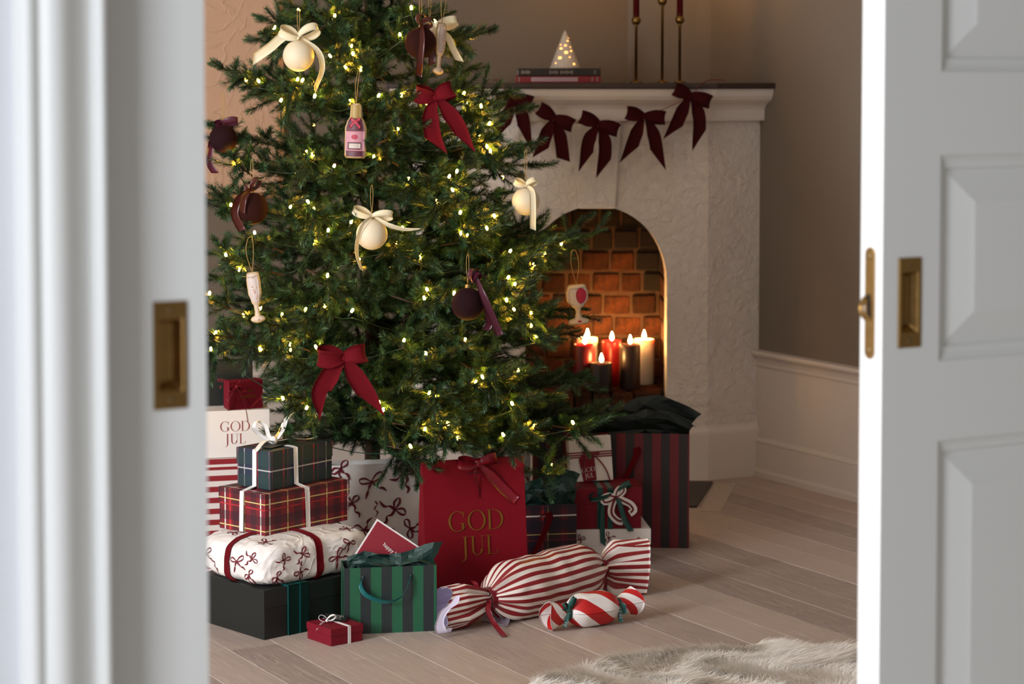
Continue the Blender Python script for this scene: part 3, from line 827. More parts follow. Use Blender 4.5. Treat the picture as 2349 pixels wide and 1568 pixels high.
def glyph(ch):
    """high-contrast serif capitals; unit cap height; returns quads and advance width"""
    s = .022
    if ch == 'O': return ring(.5, .5, .48, .515, .375, .49), 1.0
    if ch == 'G':
        return ring(.5, .5, .48, .515, .375, .49, 48, 318) + rect(.72, .08, .835, .40) + rect(.62, .385, .90, .41) + [((.80, .68), (.84, .68), (.84, .98), (.815, .98))] + ring(.5, .5, .48, .515, .46, .49, 318, 340, 6), 1.0
    if ch == 'D':
        return rect(.12, 0, .225, 1) + rect(.04, 0, .42, s) + rect(.04, 1 - s, .42, 1) + ring(.40, .5, .50, .5, .385, .478, -90, 90, 24), .96
    if ch == 'J':
        return rect(.20, .05, .305, 1) + rect(.10, 1 - s, .40, 1) + strip2([(.2525, .06), (.245, -.08), (.20, -.20), (.10, -.28), (.0, -.30)], [.105, .09, .055, .03, .016]), .46
    if ch == 'U':
        return rect(.14, .30, .245, 1) + rect(.04, 1 - s, .345, 1) + rect(.70, .34, .728, 1) + rect(.60, 1 - s, .83, 1) + ring(.434, .32, .294, .33, .19, .295, 180, 360, 24), .86
    if ch == 'L':
        return rect(.14, 0, .245, 1) + rect(.04, 1 - s, .345, 1) + rect(.04, 0, .62, s) + [((.57, 0), (.62, 0), (.66, .24), (.64, .24))], .68
    return [], .4
def words(rows, cap, gap, mb, f, thick=0.0004, track=0.02):
    """rows of serif capitals centred on 0,0; f(x, y, d) -> 3D point"""
    y = (len(rows) * cap + (len(rows) - 1) * gap) / 2 - cap
    for row in rows:
        W = sum(glyph(c)[1] for c in row) * cap + track * cap * (len(row) - 1); x = -W / 2
        for c in row:
            q, adv = glyph(c); flat(mb, [[(x + a * cap, y + b * cap) for a, b in pg] for pg in q], f, thick); x += adv * cap + track * cap
        y -= cap + gap
def flat(mb, quads, f, thick=0.0003):
    for q in quads:
        top = [f(a, b, thick) for a, b in q]; mb.add(top, [tuple(range(len(q)))])
def prints(parent, mat, f, items, name='bow_print', thick=0.0004):
    """items: (x, y, size, angle, variant); every printed bow is a part of its own"""
    for x, y, s, a, v in items:
        mb = MB(); c, sn = math.cos(a), math.sin(a)
        flat(mb, [[(x + s * (p[0] * c - p[1] * sn), y + s * (p[0] * sn + p[1] * c)) for p in q] for q in bow_print(v)], f, thick)
        mb.build(name, mat, parent)

# ------------------------------------------------------------------ gift materials
C_red, C_burg, C_white, C_black, C_green = hexc('a01226'), hexc('7c0f20'), hexc('ece5df'), hexc('1d2120'), hexc('17683f')
M_redpaper = plain('crimson_card', hexc('7a0518'), .6, .05, 10, .05, 300, spec=.2)
M_burgbox = plain('burgundy_card', hexc('761022'), .6, .05, 10, .05, 300, spec=.25)
M_blackbox = plain('charcoal_card', hexc('171c1a'), .42, .06, 10, .05, 300)
M_whitepaper = plain('white_paper', hexc('ebe5df'), .5, .03, 6, .06, 60)
M_print = plain('wine_print', hexc('6b1022'), .5, .1, 30)
M_satwhite = satin('white_satin', hexc('efece8'), .38)
M_velred = velvet('red_velvet', hexc('620712'), hexc('a02a32'))
M_velwine = velvet('wine_velvet', hexc('38060b'), hexc('6a2024'))
M_velgreen = velvet('dark_green_velvet', hexc('0b2621'), hexc('2a6a5c'))
M_satteal = satin('teal_satin', hexc('0f5c5c'), .3)
M_satgreen = satin('bottle_green_satin', hexc('124a44'), .34)
M_satred = satin('crimson_satin', hexc('7c0c20'), .3)
M_gold = metal('gold_foil', hexc('a8803a'), .25)
M_tissue = plain('dark_green_tissue', hexc('1c3a34'), .55, .12, 12, .1, 80)
M_tissueblack = plain('black_green_tissue', hexc('16221e'), .55, .12, 12, .1, 80)
M_greenstripe = stripe_mat('green_black_stripe', .0495, hexc('20282a'), hexc('1a5a3c'), 'x', .5)
M_redstripe = stripe_mat('red_black_stripe', .0492, hexc('6e0c1c'), hexc('241c1f'), 'x', .5)
M_candystripe = stripe_mat('red_white_stripe', 1.0, hexc('ece2d8'), hexc('8c1c22'), 'x', .38)
M_boxstripe = stripe_mat('red_white_box_stripe', .0285, hexc('e9dfd8'), hexc('921d26'), 'y', .5)
M_inner = plain('pale_lilac_paper', hexc('dcd4ea'), .5, .02)
red = hexc('8c1c29'); navy = hexc('1d2740'); yel = hexc('d3c27a'); whi = hexc('e2dcd6'); bri = hexc('c22a2e'); blk = hexc('1d1620'); grn = hexc('1c3038'); pnk = hexc('b06070')
T_red = tartan('red_tartan', hexc('741722'),
    [(.12, .16, blk, .55), (.62, .16, blk, .55), (.28, .05, bri, .85), (.87, .022, yel, 1), (.42, .03, whi, 1)],
    [(.22, .20, blk, .6), (.70, .18, blk, .55), (.50, .022, yel, 1), (.93, .03, bri, .7)], .128, .118, .5, (.30, .398))
T_navy = tartan('navy_tartan', hexc('1b2836'),
    [(.2, .24, hexc('1d3a38'), .6), (.68, .2, hexc('222a48'), .7), (.42, .035, bri, .8), (.05, .016, pnk, 1), (.84, .022, hexc('b8b6b2'), 1), (.56, .012, pnk, .9)],
    [(.25, .26, hexc('1d3a38'), .6), (.75, .22, hexc('222a48'), .6), (.50, .024, hexc('b8b6b2'), 1)], .105, .125, .5, (.0, .14))
T_bag = tartan('wine_navy_tartan', hexc('4c1424'),
    [(.30, .30, hexc('16182a'), .8), (.80, .22, hexc('16182a'), .7), (.02, .05, bri, .8), (.55, .02, hexc('8c1c34'), .9), (.16, .012, yel, 1)],
    [(.28, .26, hexc('16182a'), .75), (.78, .2, hexc('16182a'), .6), (.52, .035, whi, 1), (.05, .018, yel, 1), (.9, .02, hexc('8c1c34'), .8)], .105, .105, .5, (.35, .12))

# ------------------------------------------------------------------ gift helpers
def boxpx(n, l, r, t, z0):
    C = onz(*n, z0); vr = onz(*r, z0) - C; vl = onz(*l, z0) - C
    ar = math.atan2(vr.y, vr.x); al = math.atan2(vl.y, vl.x) - math.pi / 2
    a = (ar * vr.length + al * vl.length) / (vr.length + vl.length)
    return C, a, vr.length, vl.length, at(t[0], t[1], C.y).z - z0
def lidded(name, label, cat, C, a, w, d, h, lidh, mat, lidmat=None, group=None, ov=0.0015, tilt=None):
    t = empty(name, C, a); tag(t, label, cat, group)
    MB().box((w / 2, d / 2, (h - .002) / 2), (w - 2 * ov, d - 2 * ov, h - .002)).build('box_base', mat, t, bevel=.0008, seg=1)
    mb = MB(); mb.box((w / 2, d / 2, h - lidh / 2), (w, d, lidh)); mb.build('lid', lidmat or mat, t, bevel=.001, seg=2)
    return t
def band_loop(name, mat, parent, w, d, h, x0, x1, t=.0012, axis='y'):
    """ribbon round a box: down the front, over the top and down the back (axis y), or round the sides the other way (axis x)"""
    mb = MB(); c = (x0 + x1) / 2; ww = x1 - x0; e = t / 2
    if axis == 'y':
        mb.box((c, -e, h / 2), (ww, t, h + 2 * t)); mb.box((c, d + e, h / 2), (ww, t, h + 2 * t)); mb.box((c, d / 2, h + e), (ww, d + 2 * t, t))
    elif axis == 'x':
        mb.box((-e, c, h / 2), (t, ww, h + 2 * t)); mb.box((w + e, c, h / 2), (t, ww, h + 2 * t)); mb.box((w / 2, c, h + e), (w + 2 * t, ww, t))
    else:                                              # horizontal belt between heights x0..x1
        mb.box((w / 2, -e, c), (w + 2 * t, t, ww)); mb.box((w / 2, d + e, c), (w + 2 * t, t, ww)); mb.box((-e, d / 2, c), (t, d + 2 * t, ww)); mb.box((w + e, d / 2, c), (t, d + 2 * t, ww))
    return mb.build(name, mat, parent)
def bag(label, P0, P1, h, depth, mat, group=None, top_in=0.0, inner=None, name='gift_bag'):
    """open paper bag; local x along the front, y into depth; top_in tilts front and back together at the top"""
    dv = P1 - P0; w = math.hypot(dv.x, dv.y); a = math.atan2(dv.y, dv.x)
    t = empty(name, (P0.x, P0.y, 0), a); tag(t, label, 'bag', group)
    def panel(nm, A, B, C_, D, uvw, off, m=mat):
        """quad A(bottom left) B(bottom right) C(top right) D(top left) with a fold line and thickness"""
        mb = MB(); N = 10; g = []; uv = []
        A, B, C_, D = map(Vector, (A, B, C_, D)); nrm = (B - A).cross(D - A).normalized()
        for i in range(N + 1):
            f = i / N; row = []; ur = []
            for j in range(N + 1):
                s = j / N; p = (A * (1 - s) + B * s) * (1 - f) + (D * (1 - s) + C_ * s) * f
                p = p + nrm * (-.0018 * math.sin(math.pi * s) * math.sin(math.pi * f) + .0006 * mnoise.noise(p * 14 + Vector((P0.x * 9, 3, 1))))
                row.append(p); ur.append((off + s * uvw, f * h))
            g.append(row); uv.append(ur)
        mb.grid(g, .0014, 0, True, uv); o = mb.build(nm, m, t); o.data.shade_smooth() if False else None
        e = o.modifiers.new('edge', 'EDGE_SPLIT'); e.split_angle = R(40); return o
    k = top_in
    fr = panel('front_panel', (0, 0, 0), (w, 0, 0), (w, k, h), (0, k, h), w, 0)
    panel('back_panel', (w, depth, 0), (0, depth, 0), (0, depth - k, h), (w, depth - k, h), w, 0)
    panel('side_panel', (0, depth, 0), (0, 0, 0), (0, k, h), (0, depth - k, h), depth, -depth)
    panel('side_panel', (w, 0, 0), (w, depth, 0), (w, depth - k, h), (w, k, h), depth, w)
    MB().box((w / 2, depth / 2, .001), (w, depth, .002)).build('bottom', mat, t)
    return t, w, a
def tissue(parent, mat, x0, x1, y0, y1, z, ridges, seed=1):
    """crumpled tissue: creased sheets standing in the bag; ridges: one list of (fraction along x, height, lean) per sheet, front to back"""
    for k, rd in enumerate(ridges):
        random.seed(seed * 13 + k); N, Mr = 15, 7; g = []
        yb = y0 + (y1 - y0) * (k + .5) / len(ridges)
        for i in range(Mr):
            f = i / (Mr - 1); row = []
            for j in range(N):
                s = j / (N - 1)
                for (a, ha, la), (b, hb_, lb_) in zip(rd, rd[1:]):
                    if a <= s <= b + 1e-6: t = (s - a) / (b - a); hh = ha + (hb_ - ha) * t; lean = la + (lb_ - la) * t; break
                cr_ = mnoise.noise(Vector((s * 5.5 + seed, f * 2.2, k * 3.7))); c2 = mnoise.noise(Vector((s * 13 + seed, f * 5.0, k * 5.1)))
                x = x0 + (x1 - x0) * s + lean * f * f + (.010 * c2 + random.uniform(-.003, .003)) * f
                y = yb + .020 * cr_ * (.3 + f) + .008 * c2 - .022 * f * f * (1 if k == 0 else -.3)
                zz = -.03 + (hh * (1 + .10 * c2) + .03) * f - .014 * max(0, f - .8) / .2 * (k == 0)
                row.append((x, y, z + zz))
            g.append(row)
        MB().grid(g, .0005, 0, False).build('tissue_paper', mat, parent)
def crinkled():
    t = NT('crinkled_white_paper'); c = t.coord('Object')
    n1 = t.noise(11, 2, .5, c, 1.2); rid = t.math('ABSOLUTE', t.math('SUBTRACT', n1, .5)); rd = t.ramp(rid, [(0, (1, 1, 1)), (.05, (.25, .25, .25)), (.25, (0, 0, 0))])
    t.set(color=hexc('ebe5df'), rough=.42, spec=.4); t.bump(t.math('ADD', rd, t.noise(30, 3, .5, c)), .35, .006); return t.mat
M_crinkle = crinkled()

# ------------------------------------------------------------------ gifts: the stack of boxes at the front
# charcoal box
z0 = 0.0
C = onz(605.6, 1468.5, 0); A45 = R(43); wB, dB = .335, .26
hB = at(601, 1355, C.y).z
bb = lidded('gift_box', 'large charcoal box with dark green velvet ribbon on the floor', 'gift box', C, A45, wB, dB, hB, hB * .37, M_blackbox, group=None)
band_loop('velvet_band', M_velgreen, bb, wB, dB, hB, .070, .102, .0016)
band_loop('velvet_band', M_velgreen, bb, wB, dB, hB, .106, .130, .0022)
for x_ in (.0695, .1025, .1055): band_loop('ribbon_edge', M_satteal, bb, wB, dB, hB, x_ - .0006, x_ + .0006, .0024)

# soft parcel in bow paper
hP = .098; aP, bP, cP = .168, .128, hP / 2 + .003
def psurf(x, y, z, off=0.0):
    n = 6.5; k = (abs(x) ** n + abs(y) ** n + abs(z) ** n) ** (-1 / n); p = Vector((x * k, y * k, z * k))
    q = Vector((p.x * aP, p.y * bP, p.z * cP))
    sag = 1 - .16 * (abs(p.x) ** 4 + abs(p.y) ** 4); q.z *= sag
    nv = Vector((p.x ** 5 / aP, p.y ** 5 / bP, p.z ** 5 / cP)); nv = nv.normalized() if nv.length > 0 else Vector((0, 0, 1))
    w1 = mnoise.noise(q * 17 + Vector((3, 1, 7))); w2 = mnoise.noise(Vector((q.x * 42, q.y * 42, q.z * 26)))
    wr = (.5 - abs(w1)) * .009 + (.4 - abs(w2)) * .0050
    side = max(abs(p.x), abs(p.y))
    return q + nv * (wr * (.35 if (p.z > .75 and side < .8) else 1.0) + off)
PC = Vector((C.x, C.y, 0)) + Vector((math.cos(A45), math.sin(A45), 0)) * .166 + Vector((-math.sin(A45), math.cos(A45), 0)) * .137
pc = empty('wrapped_parcel', (PC.x, PC.y, hB + hP / 2 + .001), R(44)); tag(pc, 'soft white parcel printed with wine bows and tied with red velvet ribbon', 'parcel')
mb = MB(); NN = 34
for ax in range(3):
    for sg in (-1, 1):
        g = []
        for i in range(NN + 1):
            row = []
            for j in range(NN + 1):
                u, v = i / NN * 2 - 1, j / NN * 2 - 1; u = math.sin(u * math.pi / 2 * .98) / math.sin(math.pi / 2 * .98); v = math.sin(v * math.pi / 2 * .98) / math.sin(math.pi / 2 * .98)
                c3 = [0, 0, 0]; c3[ax] = sg; c3[(ax + 1) % 3] = u; c3[(ax + 2) % 3] = v
                row.append(psurf(*c3))
            g.append(row if sg > 0 else row[::-1])
        mb.grid(g)
o = recalc(mb.build('paper_wrap', M_crinkle, pc))
fF = lambda x, y, d: psurf(x / aP, -1, y / cP, d + .0008)
fL = lambda x, y, d: psurf(-1, -x / bP, y / cP, d + .0008)
fT = lambda x, y, d: psurf(x / aP, y / bP, 1, d + .0008)
prints(pc, M_print, fF, [(-.105, .014, .044, .2, 1), (-.128, -.032, .044, .5, 2), (-.050, .020, .046, -.3, 1), (-.060, -.026, .044, 3.4, 1), (.052, -.004, .050, .5, 0), (.092, .028, .044, -.6, 2), (.122, -.020, .046, .2, 1)])
prints(pc, M_print, fL, [(-.085, .006, .048, .1, 0), (-.048, -.024, .044, .6, 3), (.038, .006, .050, .05, 0), (.080, -.026, .044, .4, 2), (.090, .022, .044, -.4, 1)])
prints(pc, M_print, fT, [(-.125, -.08, .045, .4, 0), (-.12, .05, .05, 1.1, 2), (.13, .07, .05, -.5, 1), (.12, -.09, .05, .4, 0)])
def pband(mats, horizontal, half):
    for k in (0,):
        g = []
        for i in range(97):
            a = 2 * math.pi * i / 96; ca, sa = math.cos(a), math.sin(a); m = max(abs(ca), abs(sa)); ca /= m; sa /= m; row = []
            for j in range(5):
                s = (j / 4 * 2 - 1) * half
                row.append(psurf(s / aP, ca, sa, .0022) if not horizontal else psurf(ca, s / bP, sa, .0026))
            g.append(row)
        MB().grid(g, .0012).build('velvet_band', mats, pc)
pband(M_velred, False, .0105); pband(M_velred, True, .0105)

# tartan boxes
zR = hB + hP + .002
C1, a1, w1_, d1_, h1_ = boxpx((608, 1231.7), (499.6, 1210), (804, 1192), (604, 1134.6), zR)
tr = lidded('gift_box', 'red tartan gift box in the middle of the front stack', 'gift box', C1, a1, w1_, d1_, h1_, h1_ * .36, T_red)
zN = zR + h1_ + .0005
C2, a2, w2_, d2_, h2_ = boxpx((621, 1125), (539, 1113), (767, 1096), (614.5, 1036), zN)
tn = lidded('gift_box', 'navy tartan gift box on top of the front stack', 'gift box', C2, a2, w2_, d2_, h2_, h2_ * .42, T_navy)
# white ribbon tied round both tartan boxes
rb = empty('tied_ribbon', C2, a2); tag(rb, 'white satin ribbon tied in a bow round the two tartan boxes', 'ribbon')
def in2(px, v, z): # pixel on a height -> local frame of the navy box
    p = onz(px, v, z) - C2; c, s = math.cos(-a2), math.sin(-a2); return Vector((p.x * c - p.y * s, p.x * s + p.y * c, z - C2.z))
hN, hR = h2_, zR - zN
wr = .0135
# strip down the right-hand face, over the navy box edge to the tartan box below
def drop(x, horiz):
    e = .0018
    if horiz:   # along the front (local y = 0) at local x
        off = (C1 - C2); c, s = math.cos(-a2), math.sin(-a2); oy = off.x * s + off.y * c; ox = off.x * c - off.y * s; oy = oy + math.tan(a1 - a2) * (x + .004 - ox)
        P = [(x, d2_ * .55, hN + e), (x, .01, hN + e), (x, -e, hN - .001), (x + .002, -e, .006), (x + .003, min(oy, 0) - e - .001, -.002), (x + .004, min(oy, 0) - e - .002, -.02), (x + .007, min(oy, 0) - e - .002, hR + .004)]
        wd = (1, 0, 0)
    else:       # along the left face (local x = 0) at local y
        off = (C1 - C2); c, s = math.cos(-a2), math.sin(-a2); ox = off.x * c - off.y * s; oy = off.x * s + off.y * c; ox = ox - math.tan(a1 - a2) * (x + .002 - oy)
        P = [(w2_ * .45, x, hN + e), (.01, x, hN + e), (-e, x, hN - .001), (-e, x + .001, .006), (min(ox, 0) - e - .001, x + .002, -.002), (min(ox, 0) - e - .002, x + .002, -.02), (min(ox, 0) - e - .002, x + .004, hR + .004)]
        wd = (0, 1, 0)
    pts = []
    for A_, B_ in zip(P, P[1:]):
        for k in range(4): pts.append(Vector(A_).lerp(Vector(B_), k / 4))
    pts.append(Vector(P[-1])); mb = MB(); ribbon(mb, pts, wr, wd, .0009); mb.build('ribbon_strip', M_satwhite, rb)
drop(.084, True); drop(.052, False)
bx, by = .070, .058
for (ctr, wv, wdv) in (
    ([(bx, by, hN + .006), (bx + .035, by + .012, hN + .032), (bx + .062, by + .01, hN + .062), (bx + .060, by - .012, hN + .075), (bx + .026, by - .02, hN + .068), (bx + .018, by - .012, hN + .035), (bx, by, hN + .006)], .012, None),
    ([(bx, by, hN + .006), (bx - .030, by + .02, hN + .030), (bx - .048, by + .02, hN + .050), (bx - .034, by + .022, hN + .062), (bx - .016, by + .014, hN + .050), (bx - .010, by + .006, hN + .022), (bx, by, hN + .006)], .010, None)):
    pts = spline(ctr, 34); mb = MB(); ribbon(mb, pts, wv, Vector((.62, -.70, .35)), .0008); mb.build('loop', M_satwhite, rb)
for ctr in ([(bx, by, hN + .010), (bx - .035, by - .005, hN + .016), (bx - .066, by - .014, hN + .006), (bx - .080, by - .020, hN - .004)], [(bx, by, hN + .010), (bx + .05, by - .012, hN + .012), (bx + .09, by - .022, hN + .006), (bx + .125, by - .030, hN + .010)]):
    pts = spline(ctr, 16); mb = MB(); ribbon(mb, pts, [.013] * 12 + [.012, .009, .005, .001], Vector((.5, -.8, .1)), .0008); mb.build('tail', M_satwhite, rb)
mb = MB(); mb.lathe([(0.0001, -.007), (.007, -.0055), (.0095, 0), (.007, .0055), (.0001, .007)], 16, M=Matrix.Translation((bx, by, hN + .012)) @ Matrix.Rotation(R(70), 4, 'Y') @ Matrix.Scale(1.3, 4, (1, 0, 0))); mb.build('knot', M_satwhite, rb)
MB().box((0, 0, 0), (.075, .040, .0008), M=Matrix.Translation((bx - .012, by - .010, hN + .0035)) @ Matrix.Rotation(R(8), 4, 'Z')).build('gift_tag', M_blackbox, rb)

# ------------------------------------------------------------------ gifts: the tall stack by the door
A15 = R(14); Pw = at(619, 938, 5.62); ex, ey = Vector((math.cos(A15), math.sin(A15), 0)), Vector((-math.sin(A15), math.cos(A15), 0))
zW0, zW1 = .322, at(619, 938, 5.62).z
Wst = .34
Cw = Vector((Pw.x, Pw.y, 0)) - ex * Wst
sb = lidded('gift_box', 'big red and white striped box at the bottom of the stack by the door', 'gift box', Cw - ex * .01 - ey * .006, A15, Wst + .03, .25, zW0, .022, M_boxstripe, M_boxstripe)
wb = empty('gift_box', Cw + Vector((0, 0, zW0 + .001)), A15); tag(wb, 'white box lettered in red serif capitals on the striped box', 'gift box')
hW = zW1 - zW0 - .001
MB().box((Wst / 2, .09, hW / 2), (Wst, .18, hW)).build('carton', M_whitepaper, wb, bevel=.0015)
mb = MB(); tx = Wst - (619 - 541) / FPX * 5.6 / math.cos(A15); 
words(['GOD', 'JUL'], .0262, .0065, mb, lambda x, y, d: Vector((tx + x, -.0003 - d, hW * .53 + y)))
mb.build('lettering', plain('red_ink', hexc('8c1420'), .5), wb)
# charcoal box standing upright
Cb = at(580, 900, 5.70); Cb = Vector((Cb.x, Cb.y, 0)) - ex * .17
hb = at(580, 826, 5.70).z - zW1
kb = empty('gift_box', Cb + Vector((0, 0, zW1 + .001)), A15); tag(kb, 'charcoal box with red print standing upright on the white box', 'gift box')
MB().box((.085, .02, hb / 2), (.17, .04, hb)).build('carton', M_blackbox, kb, bevel=.0012)
M_redink = plain('bright_red_ink', hexc('b03030'), .5)
xk = .17 - (580 - 505) / FPX * 5.7
text_mesh('TO', .0115, 'lettering', M_redink, kb, Matrix.Translation((xk, -.0004, hb * .56)) @ FACE)
text_mesh('F', .0115, 'lettering', M_redink, kb, Matrix.Translation((xk + .001, -.0004, hb * .40)) @ FACE)
# small red box with cord
Cs = onz(525, 941, zW1); As = R(26); ws_, ds_ = .093, .045; hs = at(524, 875, Cs.y).z - zW1
rs = empty('gift_box', Cs + Vector((0, 0, .001)), As); tag(rs, 'small red box with gold print and thin red ribbon before the charcoal box', 'gift box')
MB().box((ws_ / 2, ds_ * .34, hs / 2), (ws_, ds_ * .68, hs)).build('lid', M_burgbox, rs, bevel=.001); MB().box((ws_ / 2, ds_ / 2, hs / 2), (ws_ - .002, ds_, hs - .002)).build('box_base', M_burgbox, rs, bevel=.0008)
text_mesh('A NICE', .0098, 'lettering', M_gold, rs, Matrix.Translation((ws_ * .56, -.0006, hs * .62)) @ FACE); text_mesh('SURPRISE!', .0098, 'lettering', M_gold, rs, Matrix.Translation((ws_ * .56, -.0006, hs * .42)) @ FACE)
mb = MB()
for P in ([(-.001, .02, hs * .34), (-.001, -.001, hs * .36), (.018, -.0016, hs * .80), (.030, -.001, hs + .001)], [(.055, -.0016, .0), (.09, -.0016, hs * .42), (ws_ + .001, .01, hs * .5)]):
    pts = []
    for A_, B_ in zip(P, P[1:]): pts += [Vector(A_).lerp(Vector(B_), k / 5) for k in range(5)]
    ribbon(mb, pts + [Vector(P[-1])], .005, (.35, .1, -.8), .0006)
mb.build('ribbon_strip', M_satred, rs)
bow(rs, M_satred, [(-.020, -.008, .006, 1.1), (.026, -.012, .006, 1.2)], [([(0, 0), (-.018, -.02, -.006), (-.026, -.05, -.006), (-.022, -.062, .004)], .0045, .3, 0, .9), ([(0, 0), (.012, -.025, -.006), (.022, -.06, -.008), (.026, -.092, -.01)], .0045, .3, 0, 1.0)], .006, .004, .0006, Matrix.Translation((.020, -.004, hs * .80)))

# ------------------------------------------------------------------ small red box on the floor
C3, a3, w3, d3, h3 = boxpx((759, 1483), (704, 1463), (833, 1468), (757.6, 1443.7), 0)
sr = lidded('gift_box', 'smallest crimson box with white ribbon and black tag on the floor', 'gift box', C3, a3, w3, d3, h3, h3 * .42, M_burgbox)
band_loop('ribbon_strip', M_satwhite, sr, w3, d3, h3, w3 * .52, w3 * .52 + .0035, .0008); band_loop('ribbon_strip', M_satwhite, sr, w3, d3, h3, w3 * .52 + .0045, w3 * .52 + .008, .0008)
bow(sr, M_satwhite, [(-.018, .010, .006, 1.2), (.020, .012, .006, 1.1)], [([(0, 0), (-.012, -.004, -.012), (-.016, -.012, -.020), (-.022, -.014, -.028)], .005, .3, 0, .8)], .006, .0035, .0006, Matrix.Translation((w3 * .30, d3 * .56, h3 + .006)) @ Matrix.Rotation(-a3, 4, 'Z'))
tg = MB().box((0, 0, 0), (.052, .026, .0008), M=Matrix.Translation((w3 * .62, d3 * .62, h3 + .008)) @ Matrix.Rotation(-a3 - R(6), 4, 'Z') @ Matrix.Rotation(R(16), 4, 'X') @ Matrix.Rotation(R(5), 4, 'Y')).build('gift_tag', M_blackbox, sr)
mb = MB(); TM = Matrix.Translation((w3 * .62, d3 * .62, h3 + .0086)) @ Matrix.Rotation(-a3 - R(6), 4, 'Z') @ Matrix.Rotation(R(16), 4, 'X') @ Matrix.Rotation(R(5), 4, 'Y')
words(['GOD', 'JUL'], .008, .002, mb, lambda x, y, d: TM @ Vector((x + .006, y, d))); mb.build('lettering', M_satwhite, tg)

# ------------------------------------------------------------------ green striped bag with card
G0, G1 = onz(791, 1455), onz(1001.5, 1446)
gb, wg, ag = bag('green and black striped gift bag with teal ribbon handle', G0, G1, at(789.5, 1303, G0.y).z, .085, M_greenstripe)
hg = at(789.5, 1303, G0.y).z
P = spline([(.043, -.003, hg - .024), (.036, -.010, hg - .040), (.050, -.018, hg - .062), (.095, -.022, hg - .078), (.130, -.020, hg - .068), (.148, -.012, hg - .042), (.157, -.003, hg - .022)], 30)
mb = MB(); ribbon(mb, P, .0125, [Vector((.25 + .5 * math.sin(i / 29 * math.pi * 1.3), -.55, .8)) for i in range(30)], .0009); mb.build('handle', M_satteal, gb); tag(gb.children[-1], 'teal satin ribbon handle')
for x_ in (.043, .157): MB().lathe([(.0001, -.0016), (.0042, -.0012), (.0042, .0002)], 12, M=Matrix.Translation((x_, -.001, hg - .023)) @ Matrix.Rotation(-math.pi / 2, 4, 'X') @ Matrix.Scale(-1, 4, (0, 0, 1))).build('eyelet', M_blackbox, gb)
tissue(gb, M_tissue, .012, wg - .004, .012, .072, hg, [[(0, .006, 0), (.16, .030, -.004), (.36, .016, 0), (.46, -.002, 0), (.56, .010, 0), (.8, .028, .004), (1, .006, .006)], [(0, .01, 0), (.2, .026, 0), (.5, .014, 0), (.75, .022, .0), (.9, .044, .02), (1, .040, .03)]], 4)
cd = empty('greeting_card', (0, 0, 0)); tag(cd, 'red greeting card with white edge in the green striped bag', 'card')
cp = at(897, 1272, 5.158); cd.location = cp; cd.rotation_euler = (R(-10), R(35), ag)
MB().box((0, 0, 0), (.152, .0010, .106)).build('card_border', plain('card_white', hexc('ece6e2'), .6), cd)
MB().box((0, -.0008, 0), (.144, .0010, .098)).build('card_face', plain('card_red', hexc('8e2230'), .55, .04), cd)
text_mesh('happy h', .013, 'lettering', M_satwhite, cd, Matrix.Translation((-.030, -.0016, .012)) @ FACE @ Matrix(((1, .25, 0, 0), (0, 1, 0, 0), (0, 0, 1, 0), (0, 0, 0, 1))), 'LEFT')

# ------------------------------------------------------------------ bow-print bag, red bag and the things behind
E0, E1 = onz(742, 1340), onz(972, 1330)
hE = at(860, 1068, E0.y).z
eb, we, ae = bag('white paper bag printed with wine bows between tartan stack and red bag', E0, E1, hE, .07, M_whitepaper)
prints(eb, M_print, lambda x, y, d: Vector((x, -.0024 - d, y)), [(.045, hE - .008, .060, .3, 2), (.125, hE - .045, .066, .1, 0), (.215, hE - .03, .070, .5, 1), (.075, hE - .10, .060, .9, 1), (.135, hE - .115, .050, .1, 3), (.185, hE - .12, .072, -.3, 1), (.105, hE - .17, .06, 2.2, 2), (.17, hE - .20, .06, .6, 0), (.225, hE - .17, .06, 1.5, 2), (.05, hE - .21, .06, .2, 0)])
J0, J1 = at(1085, 1265, 6.03), at(1216, 1265, 6.06); J0.z = J1.z = 0
hJ = at(1200, 1030, 6.03).z
jb, wj, aj = bag('white bow-printed bag mostly hidden behind the red lettered bag', J0, J1, hJ, .09, M_whitepaper)
prints(jb, M_print, lambda x, y, d: Vector((x, -.0024 - d, y)), [(.06, hJ - .03, .06, .3, 0), (.125, hJ - .02, .06, .9, 1), (.14, hJ - .07, .05, .2, 2)])

F0, F1 = onz(981, 1392), onz(1214, 1373)
hF = at(958, 1058.5, F0.y + .05).z; kF = .045
rbag, wf, af = bag('crimson paper bag with gold serif lettering and satin bow', F0, F1, hF, .10, M_redpaper, top_in=kF)
lean = math.atan2(kF, hF)
FM = Matrix.Rotation(-lean, 4, 'X')
def ff(x, y, d): return FM @ Vector((x, -.0016 - d, y))
mb = MB(); sc_ = 5.45 / FPX
Lf = hF / math.cos(lean)
mb2 = MB()
words(['GOD'], .049, .01, mb, lambda x, y, d: ff(wf * .505 + x, Lf * .575 + y, d)); words(['JUL'], .047, .01, mb, lambda x, y, d: ff(wf * .525 + x, Lf * .40 + y, d))
mb.build('lettering', M_gold, rbag)
BM = Matrix.Translation(ff(wf * .53, Lf - .010, .010))
bow(rbag, M_satred, [(-.052, .004, .013, .45), (.050, .012, .013, .45)], [([(.004, -.004), (.030, -.030, -.004), (.064, -.066, -.002), (.100, -.100, -.004)], .026, .0, 0, .15), ([(-.004, -.004), (-.008, -.03, -.003), (.0, -.06, 0), (.004, -.088, .002)], .009, .2, 0, (.5, 1.3))], .024, .011, .0009, BM)
MB().box((0, 0, 0), (.034, .001, .0016), M=Matrix.Translation(ff(wf * .50, Lf - .034, 0))).build('slot', M_dark, rbag)

